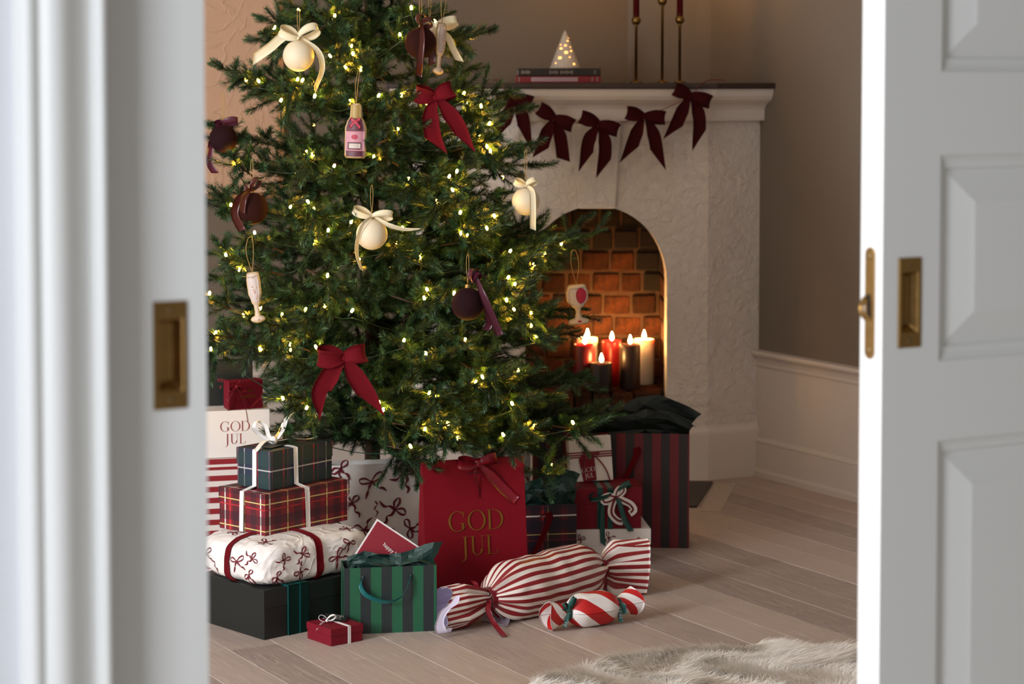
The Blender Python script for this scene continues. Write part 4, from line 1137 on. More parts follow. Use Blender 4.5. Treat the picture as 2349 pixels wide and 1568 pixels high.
# striped wide bag
I0, I1 = at(1222, 1257, 6.03), onz(1580, 1257); I0.z = 0
hI = at(1579, 995, I1.y).z
ib, wi, ai = bag('wide red and black striped bag with dark tissue before the fireplace', I0, I1, hI, .12, M_redstripe)
for x0_, x1_ in ((wi * .34, wi * .66),):
    P = spline([(x1_, -.003, hI - .040), (x1_ + .004, -.012, hI - .052), (x1_ - .010, -.016, hI - .085), (x1_ - .034, -.014, hI - .13), (wi * .5, -.012, hI - .15), (x0_ + .034, -.014, hI - .13), (x0_, -.003, hI - .04)], 26)
    mb = MB(); ribbon(mb, P, .022, Vector((.9, -.3, .3)), .001); mb.build('handle', M_velred, ib)
tissue(ib, M_tissueblack, .03, wi - .01, .015, .105, hI, [[(0, .03, 0), (.3, .05, 0), (.55, .055, 0), (.75, .080, .0), (.88, .070, .02), (1, .03, .03)], [(0, .04, 0), (.35, .062, 0), (.5, .060, 0), (.7, .092, 0), (.82, .096, .01), (.93, .066, .03), (1, .045, .045)]], 9)

# tartan bag with green tissue
H0, H1 = onz(1185, 1312), onz(1322, 1306)
hH = at(1320, 1155, H1.y).z
tb, wt, at_ = bag('wine and navy tartan bag with green tissue beside the crimson bag', H0, H1, hH, .085, T_bag)
P = spline([(.070, -.003, hH - .028), (.080, -.010, hH - .020), (.086, -.014, hH - .036), (.072, -.016, hH - .070), (.055, -.016, hH - .105), (.040, -.012, hH - .13)], 22)
mb = MB(); ribbon(mb, P, .020, Vector((.95, -.2, .35)), .001); mb.build('handle', M_velred, tb)
tissue(tb, M_tissue, .006, wt - .004, .012, .07, hH, [[(0, .05, 0), (.3, .058, -.004), (.5, .012, 0), (.62, .016, 0), (.8, .045, .01), (1, .056, .02)], [(0, .03, 0), (.4, .062, 0), (.65, .052, .0), (.85, .086, .008), (1, .066, .03)]], 12)

# bow-print box, burgundy box and little white box
K0, K1 = at(1306, 1302, 5.79), at(1493, 1302, 5.81); K0.z = K1.z = 0
dv = K1 - K0; aK = math.atan2(dv.y, dv.x); wK = dv.length; hK = at(1495, 1212, 5.81).z
kb2 = lidded('gift_box', 'white bow-printed box at the bottom of the stack behind the crackers', 'gift box', K0, aK, wK, .17, hK, hK * .46, M_whitepaper, ov=.003)
prints(kb2, M_print, lambda x, y, d: Vector((x, -.0006 - d, y)), [(.03, hK * .72, .034, .4, 1), (.105, hK * .78, .034, 1.2, 2), (.19, hK * .6, .034, .3, 1)])
prints(kb2, M_print, lambda x, y, d: Vector((x, .0022 - d, y)), [(.05, hK * .2, .034, .4, 0), (.12, hK * .3, .034, .2, 2), (.17, hK * .3, .03, 1.2, 1)])
L0 = Vector((K0.x, K0.y, hK + .0005)) + Vector((-.008, .006, 0))
xr = at(1473, 1206, 5.815); wL = xr.x - L0.x; hL = at(1473, 1118, 5.815).z - hK
lb = lidded('gift_box', 'burgundy box with green ribbon and white bow-shaped tag', 'gift box', L0, aK, wL, .14, hL, hL * .40, M_burgbox)
xg = wL - (1473 - 1376) / FPX * 5.815
for k, (x0_, x1_) in enumerate(((xg - .0085, xg + .0075), (xg + .020, xg + .034))): band_loop('ribbon_strip', M_satgreen, lb, wL, .14, hL, x0_, x1_, .001)
LM = Matrix.Translation((xg + .038, -.006, hL - .010))
bow(lb, M_satgreen, [(-.068, -.016, .010, .5), (.042, .024, .010, .6)], [([(0, 0), (.012, -.03, -.012), (.026, -.075, -.012), (.044, -.105, -.008)], .015, .3, 0, .3), ([(-.028, -.008), (-.034, -.05, -.003), (-.034, -.09, -.002), (-.032, -.14, -.003)], .014, .4, 0, .2)], .015, .006, .0009, LM)
# white bow-shaped tag
tg = empty('bow_tag', (xg + .040, -.010, hL - .022), 0, lb); tag(tg, 'white bow-shaped card tag')
def tagquads(grow):
    Q = []
    def cr(c, n=14): return [(p.x, p.y) for p in spline([(a, b, 0) for a, b in c], n)]
    Q += strip2(cr([(0, 0), (-.018, .004), (-.034, -.002), (-.030, -.014), (-.012, -.010), (0, 0)]), .012 + grow)
    Q += strip2(cr([(0, 0), (.004, .018), (.018, .026), (.022, .016), (.010, .004), (0, 0)]), .010 + grow)
    Q += strip2(cr([(0, 0), (-.010, -.022), (-.012, -.045), (.004, -.064), (.020, -.068)]), .014 + grow)
    Q += strip2(cr([(0, 0), (.020, -.010), (.040, -.020), (.050, -.036), (.038, -.046)]), .014 + grow)
    return Q
Q = tagquads(.004)
mb = MB()
for k, q in enumerate(Q): mb.prism(q, .0012, Matrix(((1, 0, 0, 0), (0, 0, -1, -.001 - .00002 * k), (0, 1, 0, 0), (0, 0, 0, 1))))
mb.build('tag_card', M_whitepaper, tg)
mb = MB()
def cr(c, n=14): return [(p.x, p.y) for p in spline([(a, b, 0) for a, b in c], n)]
for c_, w_ in (([(0, 0), (-.018, .004), (-.034, -.002), (-.030, -.014), (-.012, -.010), (0, 0)], .0045), ([(0, 0), (.004, .018), (.018, .026), (.022, .016), (.010, .004), (0, 0)], .0035), ([(0, 0), (-.009, -.022), (-.011, -.045), (.004, -.062), (.016, -.066)], .006), ([(0, 0), (.020, -.011), (.038, -.021), (.047, -.034), (.040, -.043)], .0055)):
    flat(mb, strip2(cr(c_), w_), lambda x, y, d: Vector((x, -.0036 - d, y)))
mb.build('tag_print', M_print, tg)
# small white box leaning on the striped bag
wbx = .118; S0 = at(1309, 1103, 5.885); S0.z = hK + hL + .001
ws2 = empty('gift_box', S0, R(6)); ws2.rotation_euler = (R(-8), R(-2.5), R(7)); tag(ws2, 'small white box with wine cord and lettered tag leaning on the striped bag', 'gift box')
MB().box((wbx / 2, .024, .061), (wbx, .048, .122)).build('carton', M_whitepaper, ws2, bevel=.0015)
for z_ in (.066, .072, .0785): band_loop('cord', M_satred, ws2, wbx, .048, .12, z_ - .0022, z_ + .0022, .001, 'z')
TG = Matrix.Translation((.050, -.004, .036)) @ Matrix.Rotation(R(-6), 4, 'Y') @ Matrix.Rotation(R(4), 4, 'X')
mb = MB(); mb.prism([(-.018, -.036), (.018, -.036), (.021, .026), (.012, .036), (-.014, .036), (-.022, .026)], .0008, TG @ FACE); tgo = mb.build('gift_tag', M_burgbox, ws2)
mb = MB(); words(['GOD', 'JUL'], .0125, .004, mb, lambda x, y, d: TG @ FACE @ Vector((x, y - .012, .001 + d))); mb.build('lettering', M_whitepaper, tgo)
bow(ws2, M_satred, [(-.020, .004, .003, .9), (.028, -.002, .003, .9)], [([(0, 0), (.022, -.016, -.003), (.042, -.045, -.003), (.052, -.078, -.003)], .005, .3, 0, .7), ([(-.01, 0), (-.016, -.02, -.002), (-.018, -.05, -.002)], .004, .3, 0, .7)], .006, .004, .0006, Matrix.Translation((.056, -.005, .075)))

# ------------------------------------------------------------------ big striped cracker
def axis_frame(A, B):
    d = (B - A); L = d.length; d = d / L; up = Vector((0, 0, 1)); s = d.cross(up).normalized(); u = s.cross(d).normalized(); return d, s, u, L
def roll(A, B, prof, npl, seg, pfun, uvf, thick, seed):
    """body of revolution about A->B: prof rows (t, r, kz, ks, pleat, dz); returns grid and uv"""
    d, s, u, L = axis_frame(A, B); g = []; uv = []
    for (t, r, kz, ks, pl, dz) in prof:
        row = []; ur = []
        for j in range(seg + 1):
            a = 2 * math.pi * j / seg
            rr = r * (1 + pl * pfun(a, t))
            p = A + d * (L * t) + s * (math.cos(a) * rr * ks) + u * (math.sin(a) * rr * kz + dz)
            row.append(p); ur.append(uvf(j / seg, t))
        g.append(row); uv.append(ur)
    return g, uv
random.seed(21)
TA, TB = Vector((-.058, 5.155, .058)), Vector((.220, 5.42, .072))
dK, sK, uK, LK = axis_frame(TA, TB)
ph = [random.uniform(0, 6.28) for _ in range(8)]
pf = lambda a, t: (.5 * math.sin(7 * a + ph[0]) + .35 * math.sin(11 * a + ph[1] + t * 2) + .25 * math.sin(17 * a + ph[2]))
prof = []
for k in range(49):
    t = k / 48; x = min(t, 1 - t) * 2
    r = .016 + .060 * (1 - (1 - min(1, x / .55)) ** 2.2) ** .9
    pl = .55 * (1 - min(1, x / .42)) ** 1.6 + .002
    prof.append((t, r, 1.0, .95, pl, .004 * (1 - x)))
ck = empty('party_cracker', (TA + TB) / 2 - Vector((0, 0, (TA.z + TB.z) / 2))); tag(ck, 'big cracker in red and white striped paper tied with red ribbon', 'cracker')
inv = Matrix.Translation(-ck.location)
NP = 23
uvf = lambda f, t: (f * NP, t)
g, uv = roll(TA, TB, prof, 0, 92, pf, uvf, 0, 1)
for i, row in enumerate(g):                            # rest the paper on the floor and crumple it a little
    for j in range(len(row)):
        p = row[j]; t = prof[i][0]
        nz = mnoise.noise(p * 22) * .004 + (.5 - abs(mnoise.noise(p * 13 + Vector((5, 2, 1))))) * .005
        c_ = TA + dK * (LK * t); v = (p - c_); v = v.normalized() if v.length > 0 else v
        p = p + v * (nz if j < len(row) - 1 else 0); 
        if j == len(row) - 1: row[j] = row[0]; continue
        if p.z < .002: p = Vector((p.x, p.y, .002))
        row[j] = inv @ p
MB().grid(g, 0, 0, True, uv).build('paper_body', [M_candystripe], ck)
# right-hand fan
prof = []
for k in range(19):
    t = k / 18; r = .016 + .034 * min(1, t * 3.4) ** .6
    prof.append((t, r, 1.12 + .35 * t, .60, .55 * (1 - t) ** 1.4 + .05, .004 * t))
RB = TB + Vector((.118, .035, -.010))
g, uv = roll(TB, RB, prof, 0, 92, pf, uvf, 0, 1)
g = [[inv @ Vector((p.x, p.y, max(p.z, .003))) for p in row] for row in g]
MB().grid(g, .0008, 0, True, uv, 1).build('paper_fan', [M_inner, M_candystripe], ck)
# left-hand fan, open and curled at the mouth
prof = []
for k in range(25):
    t = k / 24; r = .016 + .034 * min(1, t * 1.7) ** .8
    prof.append((t, r, 1.0 + .05 * t, .85, .50 * (1 - min(1, t * 1.2)) ** 1.4 + .05, 0))
LA = TA + Vector((-.108, -.075, -.008))
g, uv = roll(TA, LA, prof, 0, 92, pf, uvf, 0, 1)
d_, s_, u_, L_ = axis_frame(TA, LA)
g = [[inv @ (Vector((p.x, p.y, max(p.z, .003))) + d_ * (.016 * (i / 24) ** 2 * math.sin(2 * 2 * math.pi * j / 92 + 1.1) + .006 * (i / 24) ** 2 * math.sin(5 * 2 * math.pi * j / 92))) for j, p in enumerate(row)] for i, row in enumerate(g)]
MB().grid(g, .0008, 0, True, uv, 1).build('paper_fan', [M_inner, M_candystripe], ck)
# lilac curl folding back from the mouth and the loose inner sheet under the body
mc = LA + s_ * .0 + u_ * .045
cur = spline([at(1032, 1440, 5.03), at(1016, 1452, 5.01), at(1008, 1430, 5.00), at(1020, 1400, 4.995), at(1040, 1385, 5.0), at(1050, 1365, 5.02)], 18)
cur = [Vector((p.x, p.y, max(p.z, .012))) for p in cur]
mb = MB(); ribbon(mb, [inv @ p for p in cur], [.012, .020, .026, .028, .028, .026, .024, .020, .018, .020, .022, .022, .022, .022, .020, .018, .014, .008], Vector((.95, .2, .1)), .0008); mb.build('paper_curl', M_inner, ck)
sh = [onz(1105, 1425), onz(1165, 1438), onz(1175, 1415), onz(1120, 1400)]
MB().grid([[inv @ (sh[0] + Vector((0, 0, .004))), inv @ (sh[1] + Vector((0, 0, .002)))], [inv @ (sh[3] + Vector((0, 0, .02))), inv @ (sh[2] + Vector((0, 0, .012)))]], .0008).build('paper_lining', M_inner, ck)
sh = [onz(1430, 1338), onz(1478, 1356), onz(1490, 1345), onz(1450, 1325)]
MB().grid([[inv @ (sh[0] + Vector((0, 0, .012))), inv @ (sh[1] + Vector((0, 0, .003)))], [inv @ (sh[3] + Vector((0, 0, .03))), inv @ (sh[2] + Vector((0, 0, .03)))]], .0008).build('paper_lining', M_inner, ck)
# red ribbon ties
def tie(P, d, r, w, tails, mat, parent, inv, nm='ribbon_tie'):
    s = d.cross(Vector((0, 0, 1))).normalized(); u = s.cross(d)
    pts = [inv @ (P + (s * math.cos(a) + u * math.sin(a)) * r) for a in [2 * math.pi * k / 28 for k in range(29)]]
    mb = MB(); ribbon(mb, pts, w, d, .0010); o = mb.build(nm, mat, parent)
    for ctrl, tw, wd in tails:
        pp = spline([inv @ Vector(c) for c in ctrl], 14); mb = MB(); ribbon(mb, pp, tw, wd, .0009); mb.build('ribbon_tail', mat, parent)
tie(TA, dK, .0285, .017, [([TA + Vector((.004, -.020, .004)), at(1120, 1400, 5.10), at(1134, 1430, 5.085), onz(1157, 1462) + Vector((0, 0, .003))], .013, Vector((1, .2, .1))), ([TA + Vector((0, 0, .022)), at(1100, 1352, 5.13), at(1090, 1338, 5.12), at(1086, 1332, 5.13)], .013, Vector((.9, .1, -.2))), ([TA + Vector((-.01, 0, .02)), at(1085, 1352, 5.14), at(1058, 1356, 5.16)], .007, Vector((0, .3, 1)))], M_satred, ck, inv)
tie(TB, dK, .0285, .017, [([TB + Vector((-.002, -.018, .004)), at(1382, 1300, 5.40), at(1388, 1335, 5.39), at(1388, 1352, 5.39)], .010, Vector((1, .1, 0)))], M_satred, ck, inv)
bow(ck, M_satred, [(-.020, .012, .008, .9), (.004, .020, .008, .9)], [([(0, 0), (.010, -.014, -.004), (.018, -.022, -.004)], .016, .2, 0, .3)], .012, .006, .0008, inv @ Matrix.Translation(TB + Vector((-.006, -.030, .014))))

# ------------------------------------------------------------------ small card cracker
B0, B1 = Vector((.132, 5.10, .040)), Vector((.250, 5.170, .040))
M_cardstripe = NT('red_white_spiral_card'); _t = M_cardstripe
_uv = _t.coord('UV'); _s = _t.n('ShaderNodeSeparateXYZ'); _t.link(_uv, _s.inputs[0])
_c = stripes_on(_t, _t.math('ADD', _s.outputs[0], _s.outputs[1]), 1.0, [(.5, .5, hexc('c01c1c'))], _t.mix(0.0, hexc('efe9e4'), hexc('efe9e4')))
_t.set(color=_c, rough=.42); M_cardstripe = _t.mat
sk = empty('party_cracker', ((B0 + B1) / 2).to_2d().to_3d()); tag(sk, 'little card cracker with bold red and white spirals and green ribbon ties', 'cracker')
inv = Matrix.Translation(-sk.location); d_, s_, u_, L_ = axis_frame(B0, B1)
fl8 = lambda a, t: .045 * math.cos(6 * a) * math.sin(math.pi * min(1, max(0, t)))
uvc = lambda f, t: (f * 3, t * 1.3)
prof = [(k / 30, .015 + .0245 * (1 - (1 - min(1, min(k / 30, 1 - k / 30) * 2 / .62)) ** 2.0) ** .8, 1, 1, 1.0, 0) for k in range(31)]
g, uv = roll(B0, B1, prof, 0, 60, fl8, uvc, 0, 1)
MB().grid([[inv @ Vector((p.x, p.y, max(p.z, .001))) for p in r_] for r_ in g], .001, 0, True, uv).build('card_body', M_cardstripe, sk)
for A_, dirn, nm in ((B0, -1, 'card_end'), (B1, 1, 'card_end')):
    E_ = A_ + d_ * (.056 * dirn) + Vector((0, 0, -.004 if dirn < 0 else .006))
    prof = [(k / 12, .0148 + .0205 * (k / 12) ** .75, 1.0, .72, .25, 0) for k in range(13)]
    g, uv = roll(A_, E_, prof, 0, 60, lambda a, t: .22 * math.cos(2 * a + 1) * t, uvc, 0, 1)
    de = (E_ - A_).normalized()
    g = [[inv @ (Vector((p.x, p.y, max(p.z, .0015))) + de * (.008 * (i / 12) ** 2 * math.cos(2 * 2 * math.pi * j / 60))) for j, p in enumerate(r_)] for i, r_ in enumerate(g)]
    MB().grid(g, .001, 0, True, uv).build(nm, M_cardstripe, sk)
for A_, side in ((B0, 0), (B1, 1)):
    if side == 0:
        tails = [([A_ + Vector((0, -.018, .01)), A_ + Vector((-.02, -.03, .005)), A_ + Vector((-.038, -.035, -.012))], .011, Vector((.3, 0, 1))), ([A_ + Vector((0, -.018, .004)), A_ + Vector((-.004, -.028, -.014)), A_ + Vector((-.008, -.030, -.030))], .011, Vector((1, 0, .3)))]
    else:
        tails = [([A_ + Vector((0, -.018, .01)), A_ + Vector((.006, -.026, -.004)), A_ + Vector((.010, -.028, -.034))], .011, Vector((1, 0, .15))), ([A_ + Vector((0, -.014, .012)), A_ + Vector((.016, -.024, .006)), A_ + Vector((.018, -.026, -.016))], .011, Vector((1, 0, .1)))]
    tie(A_, d_, .0185, .011, tails, M_satgreen, sk, inv)
    for nm_, off, ang in (('GOD', (-.020, -.0345, .000), -30), ('JUL', (-.006, -.033, -.020), 70)) if side == 0 else (('GOD', (.008, -.0300, -.004), -80), ('JUL', (.0095, -.0312, -.020), -80)):
        mb = MB(); MT = Matrix.Translation(inv @ (A_ + Vector(off))) @ Matrix.Rotation(R(-ang), 4, 'Y') @ FACE
        words([nm_], .0062, 0, mb, lambda x, y, d: MT @ Vector((x, y, d))); mb.build('lettering', M_satwhite, sk)
bow(sk, M_satgreen, [(.014, .030, .006, .8), (-.012, .014, .005, .8)], [], .010, .006, .0008, inv @ Matrix.Translation(B0 + Vector((.002, -.018, .010))))

# ------------------------------------------------------------------ sheepskin rug
random.seed(4); rng = np.random.default_rng(4)
def rug():
    out = [onz(1225, 1590), onz(1330, 1562), onz(1420, 1532), onz(1490, 1524), onz(1560, 1520), onz(1660, 1508), onz(1745, 1502), onz(1800, 1510), onz(1900, 1508), onz(2000, 1520), onz(2090, 1560), Vector((.95, 4.45, 0)), Vector((.9, 4.1, 0)), Vector((.6, 3.95, 0)), Vector((.25, 4.1, 0)), Vector((.0, 4.4, 0))]
    cx = sum((p.x for p in out)) / len(out); cy = sum((p.y for p in out)) / len(out)
    t = empty('sheepskin_rug', (cx, cy, 0)); tag(t, 'cream long-haired sheepskin rug on the oak floor', 'rug')
    O = [Vector((p.x - cx, p.y - cy, 0)) for p in out]; O = spline(O + [O[0]], 60)
    mb = MB(); g = []
    for f, z in ((1.0, .002), (.98, .012), (.9, .018), (.6, .020), (.3, .020), (.02, .020)): g.append([(p.x * f, p.y * f, z) for p in O])
    mb.grid(g); M_hide = plain('cream_hide', hexc('d6cabd'), .8, .1); mb.build('hide', M_hide, t)
    n = 60000
    k = rng.integers(0, 59, n); f = np.sqrt(rng.random(n)) * 1.02; a = rng.random(n)
    OP = np.array([[p.x, p.y] for p in O]); base = (OP[k] * (1 - a)[:, None] + OP[k + 1] * a[:, None]) * f[:, None]
    B = np.column_stack([base, np.full(n, .012)])
    bx_, by_ = base[:, 0], base[:, 1]
    ang = 2.2 * np.sin(bx_ * 13 + 1.3 * np.sin(by_ * 17)) + 1.9 * np.cos(by_ * 15 + 1.1 * np.sin(bx_ * 21)) + rng.normal(0, .38, n)
    h2 = .5 + .5 * np.sin(bx_ * 31 + 2 * np.sin(by_ * 23)) * np.cos(by_ * 27); ln = .028 + .024 * h2 + rng.normal(0, .005, n); tilt = .72 + .5 * rng.random(n)
    dirv = np.column_stack([np.cos(ang) * np.sin(tilt), np.sin(ang) * np.sin(tilt), np.cos(tilt)])
    wv = np.column_stack([-np.sin(ang + .6), np.cos(ang + .6), np.zeros(n)]) * .0011
    mid = B + dirv * (ln * .55)[:, None]; tip = mid + (dirv * .45 + np.column_stack([np.cos(ang) * .38, np.sin(ang) * .38, -.12 * np.ones(n)])) * ln[:, None] * .8
    tip[:, 2] = np.maximum(tip[:, 2], .004)
    V = np.stack([B - wv, B + wv, mid - wv * .9, mid + wv * .9, tip], 1).reshape(-1, 3)
    i0 = np.arange(n) * 5
    me = bpy.data.meshes.new('fur'); quads = np.column_stack([i0, i0 + 1, i0 + 3, i0 + 2]); tris = np.column_stack([i0 + 2, i0 + 3, i0 + 4])
    me.vertices.add(len(V)); me.vertices.foreach_set('co', V.ravel())
    loops = np.concatenate([quads.ravel(), tris.ravel()]); me.loops.add(len(loops)); me.loops.foreach_set('vertex_index', loops.astype(np.int32))
    me.polygons.add(2 * n); st = np.concatenate([np.arange(n) * 4, 4 * n + np.arange(n) * 3]); me.polygons.foreach_set('loop_start', st.astype(np.int32))
    me.update(calc_edges=True); me.validate()
    f_ = NT('cream_wool'); fc = f_.mix(f_.noise(14, 3, .6, f_.coord('Object')), hexc('f0e9df'), hexc('fefcf8')); f_.set(color=fc, rough=.7, spec=.2)
    tl = f_.n('ShaderNodeBsdfTranslucent'); f_.link(fc, tl.inputs[0]); mx = f_.n('ShaderNodeMixShader'); mx.inputs[0].default_value = .45
    outn = f_.t.nodes['Material Output']; f_.link(f_.b.outputs[0], mx.inputs[1]); f_.link(tl.outputs[0], mx.inputs[2]); f_.link(mx.outputs[0], outn.inputs[0]); me.materials.append(f_.mat)
    o = bpy.data.objects.new('fur', me); COL.objects.link(o); o.parent = t; o['kind'] = 'stuff'
rug()

# ------------------------------------------------------------------ Christmas tree
TX, TY, TZ = -0.382, 5.90, 2.36
tree = empty('christmas_tree', (TX, TY, 0)); tag(tree, 'green artificial fir tree standing before the fireplace', 'tree')
def trad(z): return min(.66, .36 * (2.45 - z))
def needle_mat():
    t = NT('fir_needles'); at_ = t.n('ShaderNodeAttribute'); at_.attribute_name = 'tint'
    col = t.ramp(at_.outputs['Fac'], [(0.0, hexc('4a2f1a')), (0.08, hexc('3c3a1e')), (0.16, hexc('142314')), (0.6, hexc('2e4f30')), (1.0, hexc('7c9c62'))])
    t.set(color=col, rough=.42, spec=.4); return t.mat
M_needle = needle_mat()
M_twig = plain('brown_twig', hexc('3d2c1c'), .8, .3, 60)
def bough_mesh(L, seed):
    rng = np.random.default_rng(seed); segs = []        # (points, bare fraction)
    up = np.array([0, 0, 1.0])
    def line(p, d, ln, bend, n=7):
        pts = [np.array(p, float)]; d = np.array(d, float)
        for i in range(n):
            d = d + up * bend + rng.normal(0, .03, 3); d /= np.linalg.norm(d); pts.append(pts[-1] + d * (ln / n))
        return np.array(pts)
    ax = line((0, 0, 0), (1, 0, -.02), L, .012, 12); segs.append((ax, .30))
    def point(P, f):
        k = min(int(f * (len(P) - 1)), len(P) - 2); a = f * (len(P) - 1) - k
        return P[k] * (1 - a) + P[k + 1] * a, (P[k + 1] - P[k]) / np.linalg.norm(P[k + 1] - P[k])
    s = .20 * L; side = 1
    while s < L * .97:
        f = s / L; p, d = point(ax, f); ln = min(.24, .05 + .42 * (L - s)) * rng.uniform(.75, 1.15)
        ang = side * R(rng.uniform(38, 62)); c, sn = math.cos(ang), math.sin(ang)
        dd = np.array([d[0] * c - d[1] * sn, d[0] * sn + d[1] * c, d[2] + rng.normal(.04, .22)]); dd /= np.linalg.norm(dd)
        tw = line(p, dd, ln, rng.uniform(-.02, .05)); segs.append((tw, .06))
        if ln > .085:
            q = .035; sd = 1
            while q < ln * .9:
                p2, d2 = point(tw, q / ln); l2 = min(.10, .04 + .5 * (ln - q)) * rng.uniform(.7, 1.1); a2 = sd * R(rng.uniform(38, 58)); c2, s2 = math.cos(a2), math.sin(a2)
                e = np.array([d2[0] * c2 - d2[1] * s2, d2[0] * s2 + d2[1] * c2, d2[2] + rng.normal(.03, .28)]); e /= np.linalg.norm(e)
                segs.append((line(p2, e, l2, .02, 4), .04)); q += rng.uniform(.040, .056); sd = -sd
        side = -side; s += rng.uniform(.040, .056)
    for k in range(int(3 + L * 6)):                    # loose inner shoots, above and below
        p, d = point(ax, rng.uniform(.15, .8)); e = np.array([.6, rng.normal(0, .6), rng.choice([-1, 1]) * rng.uniform(.4, 1.0)]); e /= np.linalg.norm(e)
        segs.append((line(p, e, rng.uniform(.05, .11), .0, 5), .03))
    V = []; T = []; faces4 = []
    nv = 0; allV = []; allT = []; allF = []; matI = []
    for P, bare in segs:
        ln = np.linalg.norm(np.diff(P, axis=0), axis=1); tot = ln.sum(); n = int(tot * 2700)
        f = bare + (1 - bare) * rng.random(n); f = np.sort(f); x = f * (len(P) - 1); k = np.minimum(x.astype(int), len(P) - 2); a = (x - k)[:, None]
        b = P[k] * (1 - a) + P[k + 1] * a; t = P[k + 1] - P[k]; t /= np.linalg.norm(t, axis=1)[:, None]
        h = np.cross(t, up); h /= (np.linalg.norm(h, axis=1)[:, None] + 1e-9); v = np.cross(h, t)
        th = rng.random(n) * 6.283; th = th + .35 * np.sin(2 * th)
        rad = h * np.cos(th)[:, None] + v * np.sin(th)[:, None]
        el = np.radians(rng.normal(49, 8, n)) * (1 - .55 * np.clip((f - .85) / .15, 0, 1))
        d = t * np.cos(el)[:, None] + rad * np.sin(el)[:, None]
        nl = (rng.normal(.0162, .0016, n) * (1 - .25 * np.clip((f - .9) / .1, 0, 1)))[:, None]
        w = np.cross(d, t); w /= (np.linalg.norm(w, axis=1)[:, None] + 1e-9); w *= .00078
        tip = b + d * nl + t * (nl * .12)
        q = np.stack([b - w * .8, b + w * .8, tip + w * .45, tip - w * .45], 1).reshape(-1, 3)
        i0 = nv + np.arange(n) * 4
        allV.append(q); allF.append(np.column_stack([i0, i0 + 1, i0 + 2, i0 + 3])); nv += 4 * n; matI.append(np.zeros(n, int))
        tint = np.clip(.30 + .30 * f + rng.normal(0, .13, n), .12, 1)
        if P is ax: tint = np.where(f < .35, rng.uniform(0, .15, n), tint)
        allT.append(np.repeat(tint, 4))
        # stem as a three-sided tube
        m = len(P); tt = np.gradient(P, axis=0); tt /= np.linalg.norm(tt, axis=1)[:, None]; hh = np.cross(tt, up + .01); hh /= np.linalg.norm(hh, axis=1)[:, None]; vv = np.cross(hh, tt)
        r0 = (.0035 if P is ax else .0016); rr = np.linspace(r0, .0008, m)[:, None]
        R3 = np.concatenate([P + rr * (hh * math.cos(c) + vv * math.sin(c)) for c in (0, 2.094, 4.189)])
        F = [(nv + s_ * m + i, nv + s_ * m + i + 1, nv + ((s_ + 1) % 3) * m + i + 1, nv + ((s_ + 1) % 3) * m + i) for s_ in range(3) for i in range(m - 1)]
        allV.append(R3); allF.append(np.array(F)); nv += 3 * m; matI.append(np.ones(len(F), int)); allT.append(np.full(3 * m, .1))
    Vv = np.concatenate(allV); Ff = np.concatenate(allF).astype(np.int32); Tt = np.concatenate(allT).astype(np.float32); Mi = np.concatenate(matI).astype(np.int32)
    me = bpy.data.meshes.new('branch'); me.vertices.add(len(Vv)); me.vertices.foreach_set('co', Vv.ravel()); me.loops.add(Ff.size); me.loops.foreach_set('vertex_index', Ff.ravel())
    me.polygons.add(len(Ff)); me.polygons.foreach_set('loop_start', (np.arange(len(Ff)) * 4).astype(np.int32)); me.polygons.foreach_set('material_index', Mi)
    me.update(calc_edges=True)
    at_ = me.attributes.new('tint', 'FLOAT', 'POINT'); at_.data.foreach_set('value', Tt)
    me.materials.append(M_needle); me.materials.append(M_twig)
    return me
LENS = [.18, .26, .34, .42, .50, .58, .66]
BM_ = {L: [bough_mesh(L, int(L * 1000) + k) for k in range(3)] for L in LENS}
random.seed(11); nb = [0]
def bough(base, tip, roll=None):
    d = tip - base; L = d.length; Lm = min(LENS, key=lambda x: abs(x - L)); me = BM_[Lm][nb[0] % 3]; nb[0] += 1
    x = d.normalized(); y = Vector((0, 0, 1)).cross(x).normalized(); z = x.cross(y)
    rl = random.uniform(-.35, .35) if roll is None else roll
    y, z = y * math.cos(rl) + z * math.sin(rl), z * math.cos(rl) - y * math.sin(rl)
    sc = L / Lm; o = bpy.data.objects.new('branch', me); COL.objects.link(o); o.parent = tree
    o.matrix_basis = Matrix(((x.x * sc, y.x, z.x, base.x), (x.y * sc, y.y, z.y, base.y), (x.z * sc, y.z, z.z, base.z), (0, 0, 0, 1)))
    return o
def bough_to(u, v, Y, el=6, roll=None):
    tip = at(u, v, Y) - Vector((TX, TY, 0)); r = math.hypot(tip.x, tip.y)
    bough(Vector((tip.x / r * .012, tip.y / r * .012, tip.z - r * math.tan(R(el)))), tip, roll)
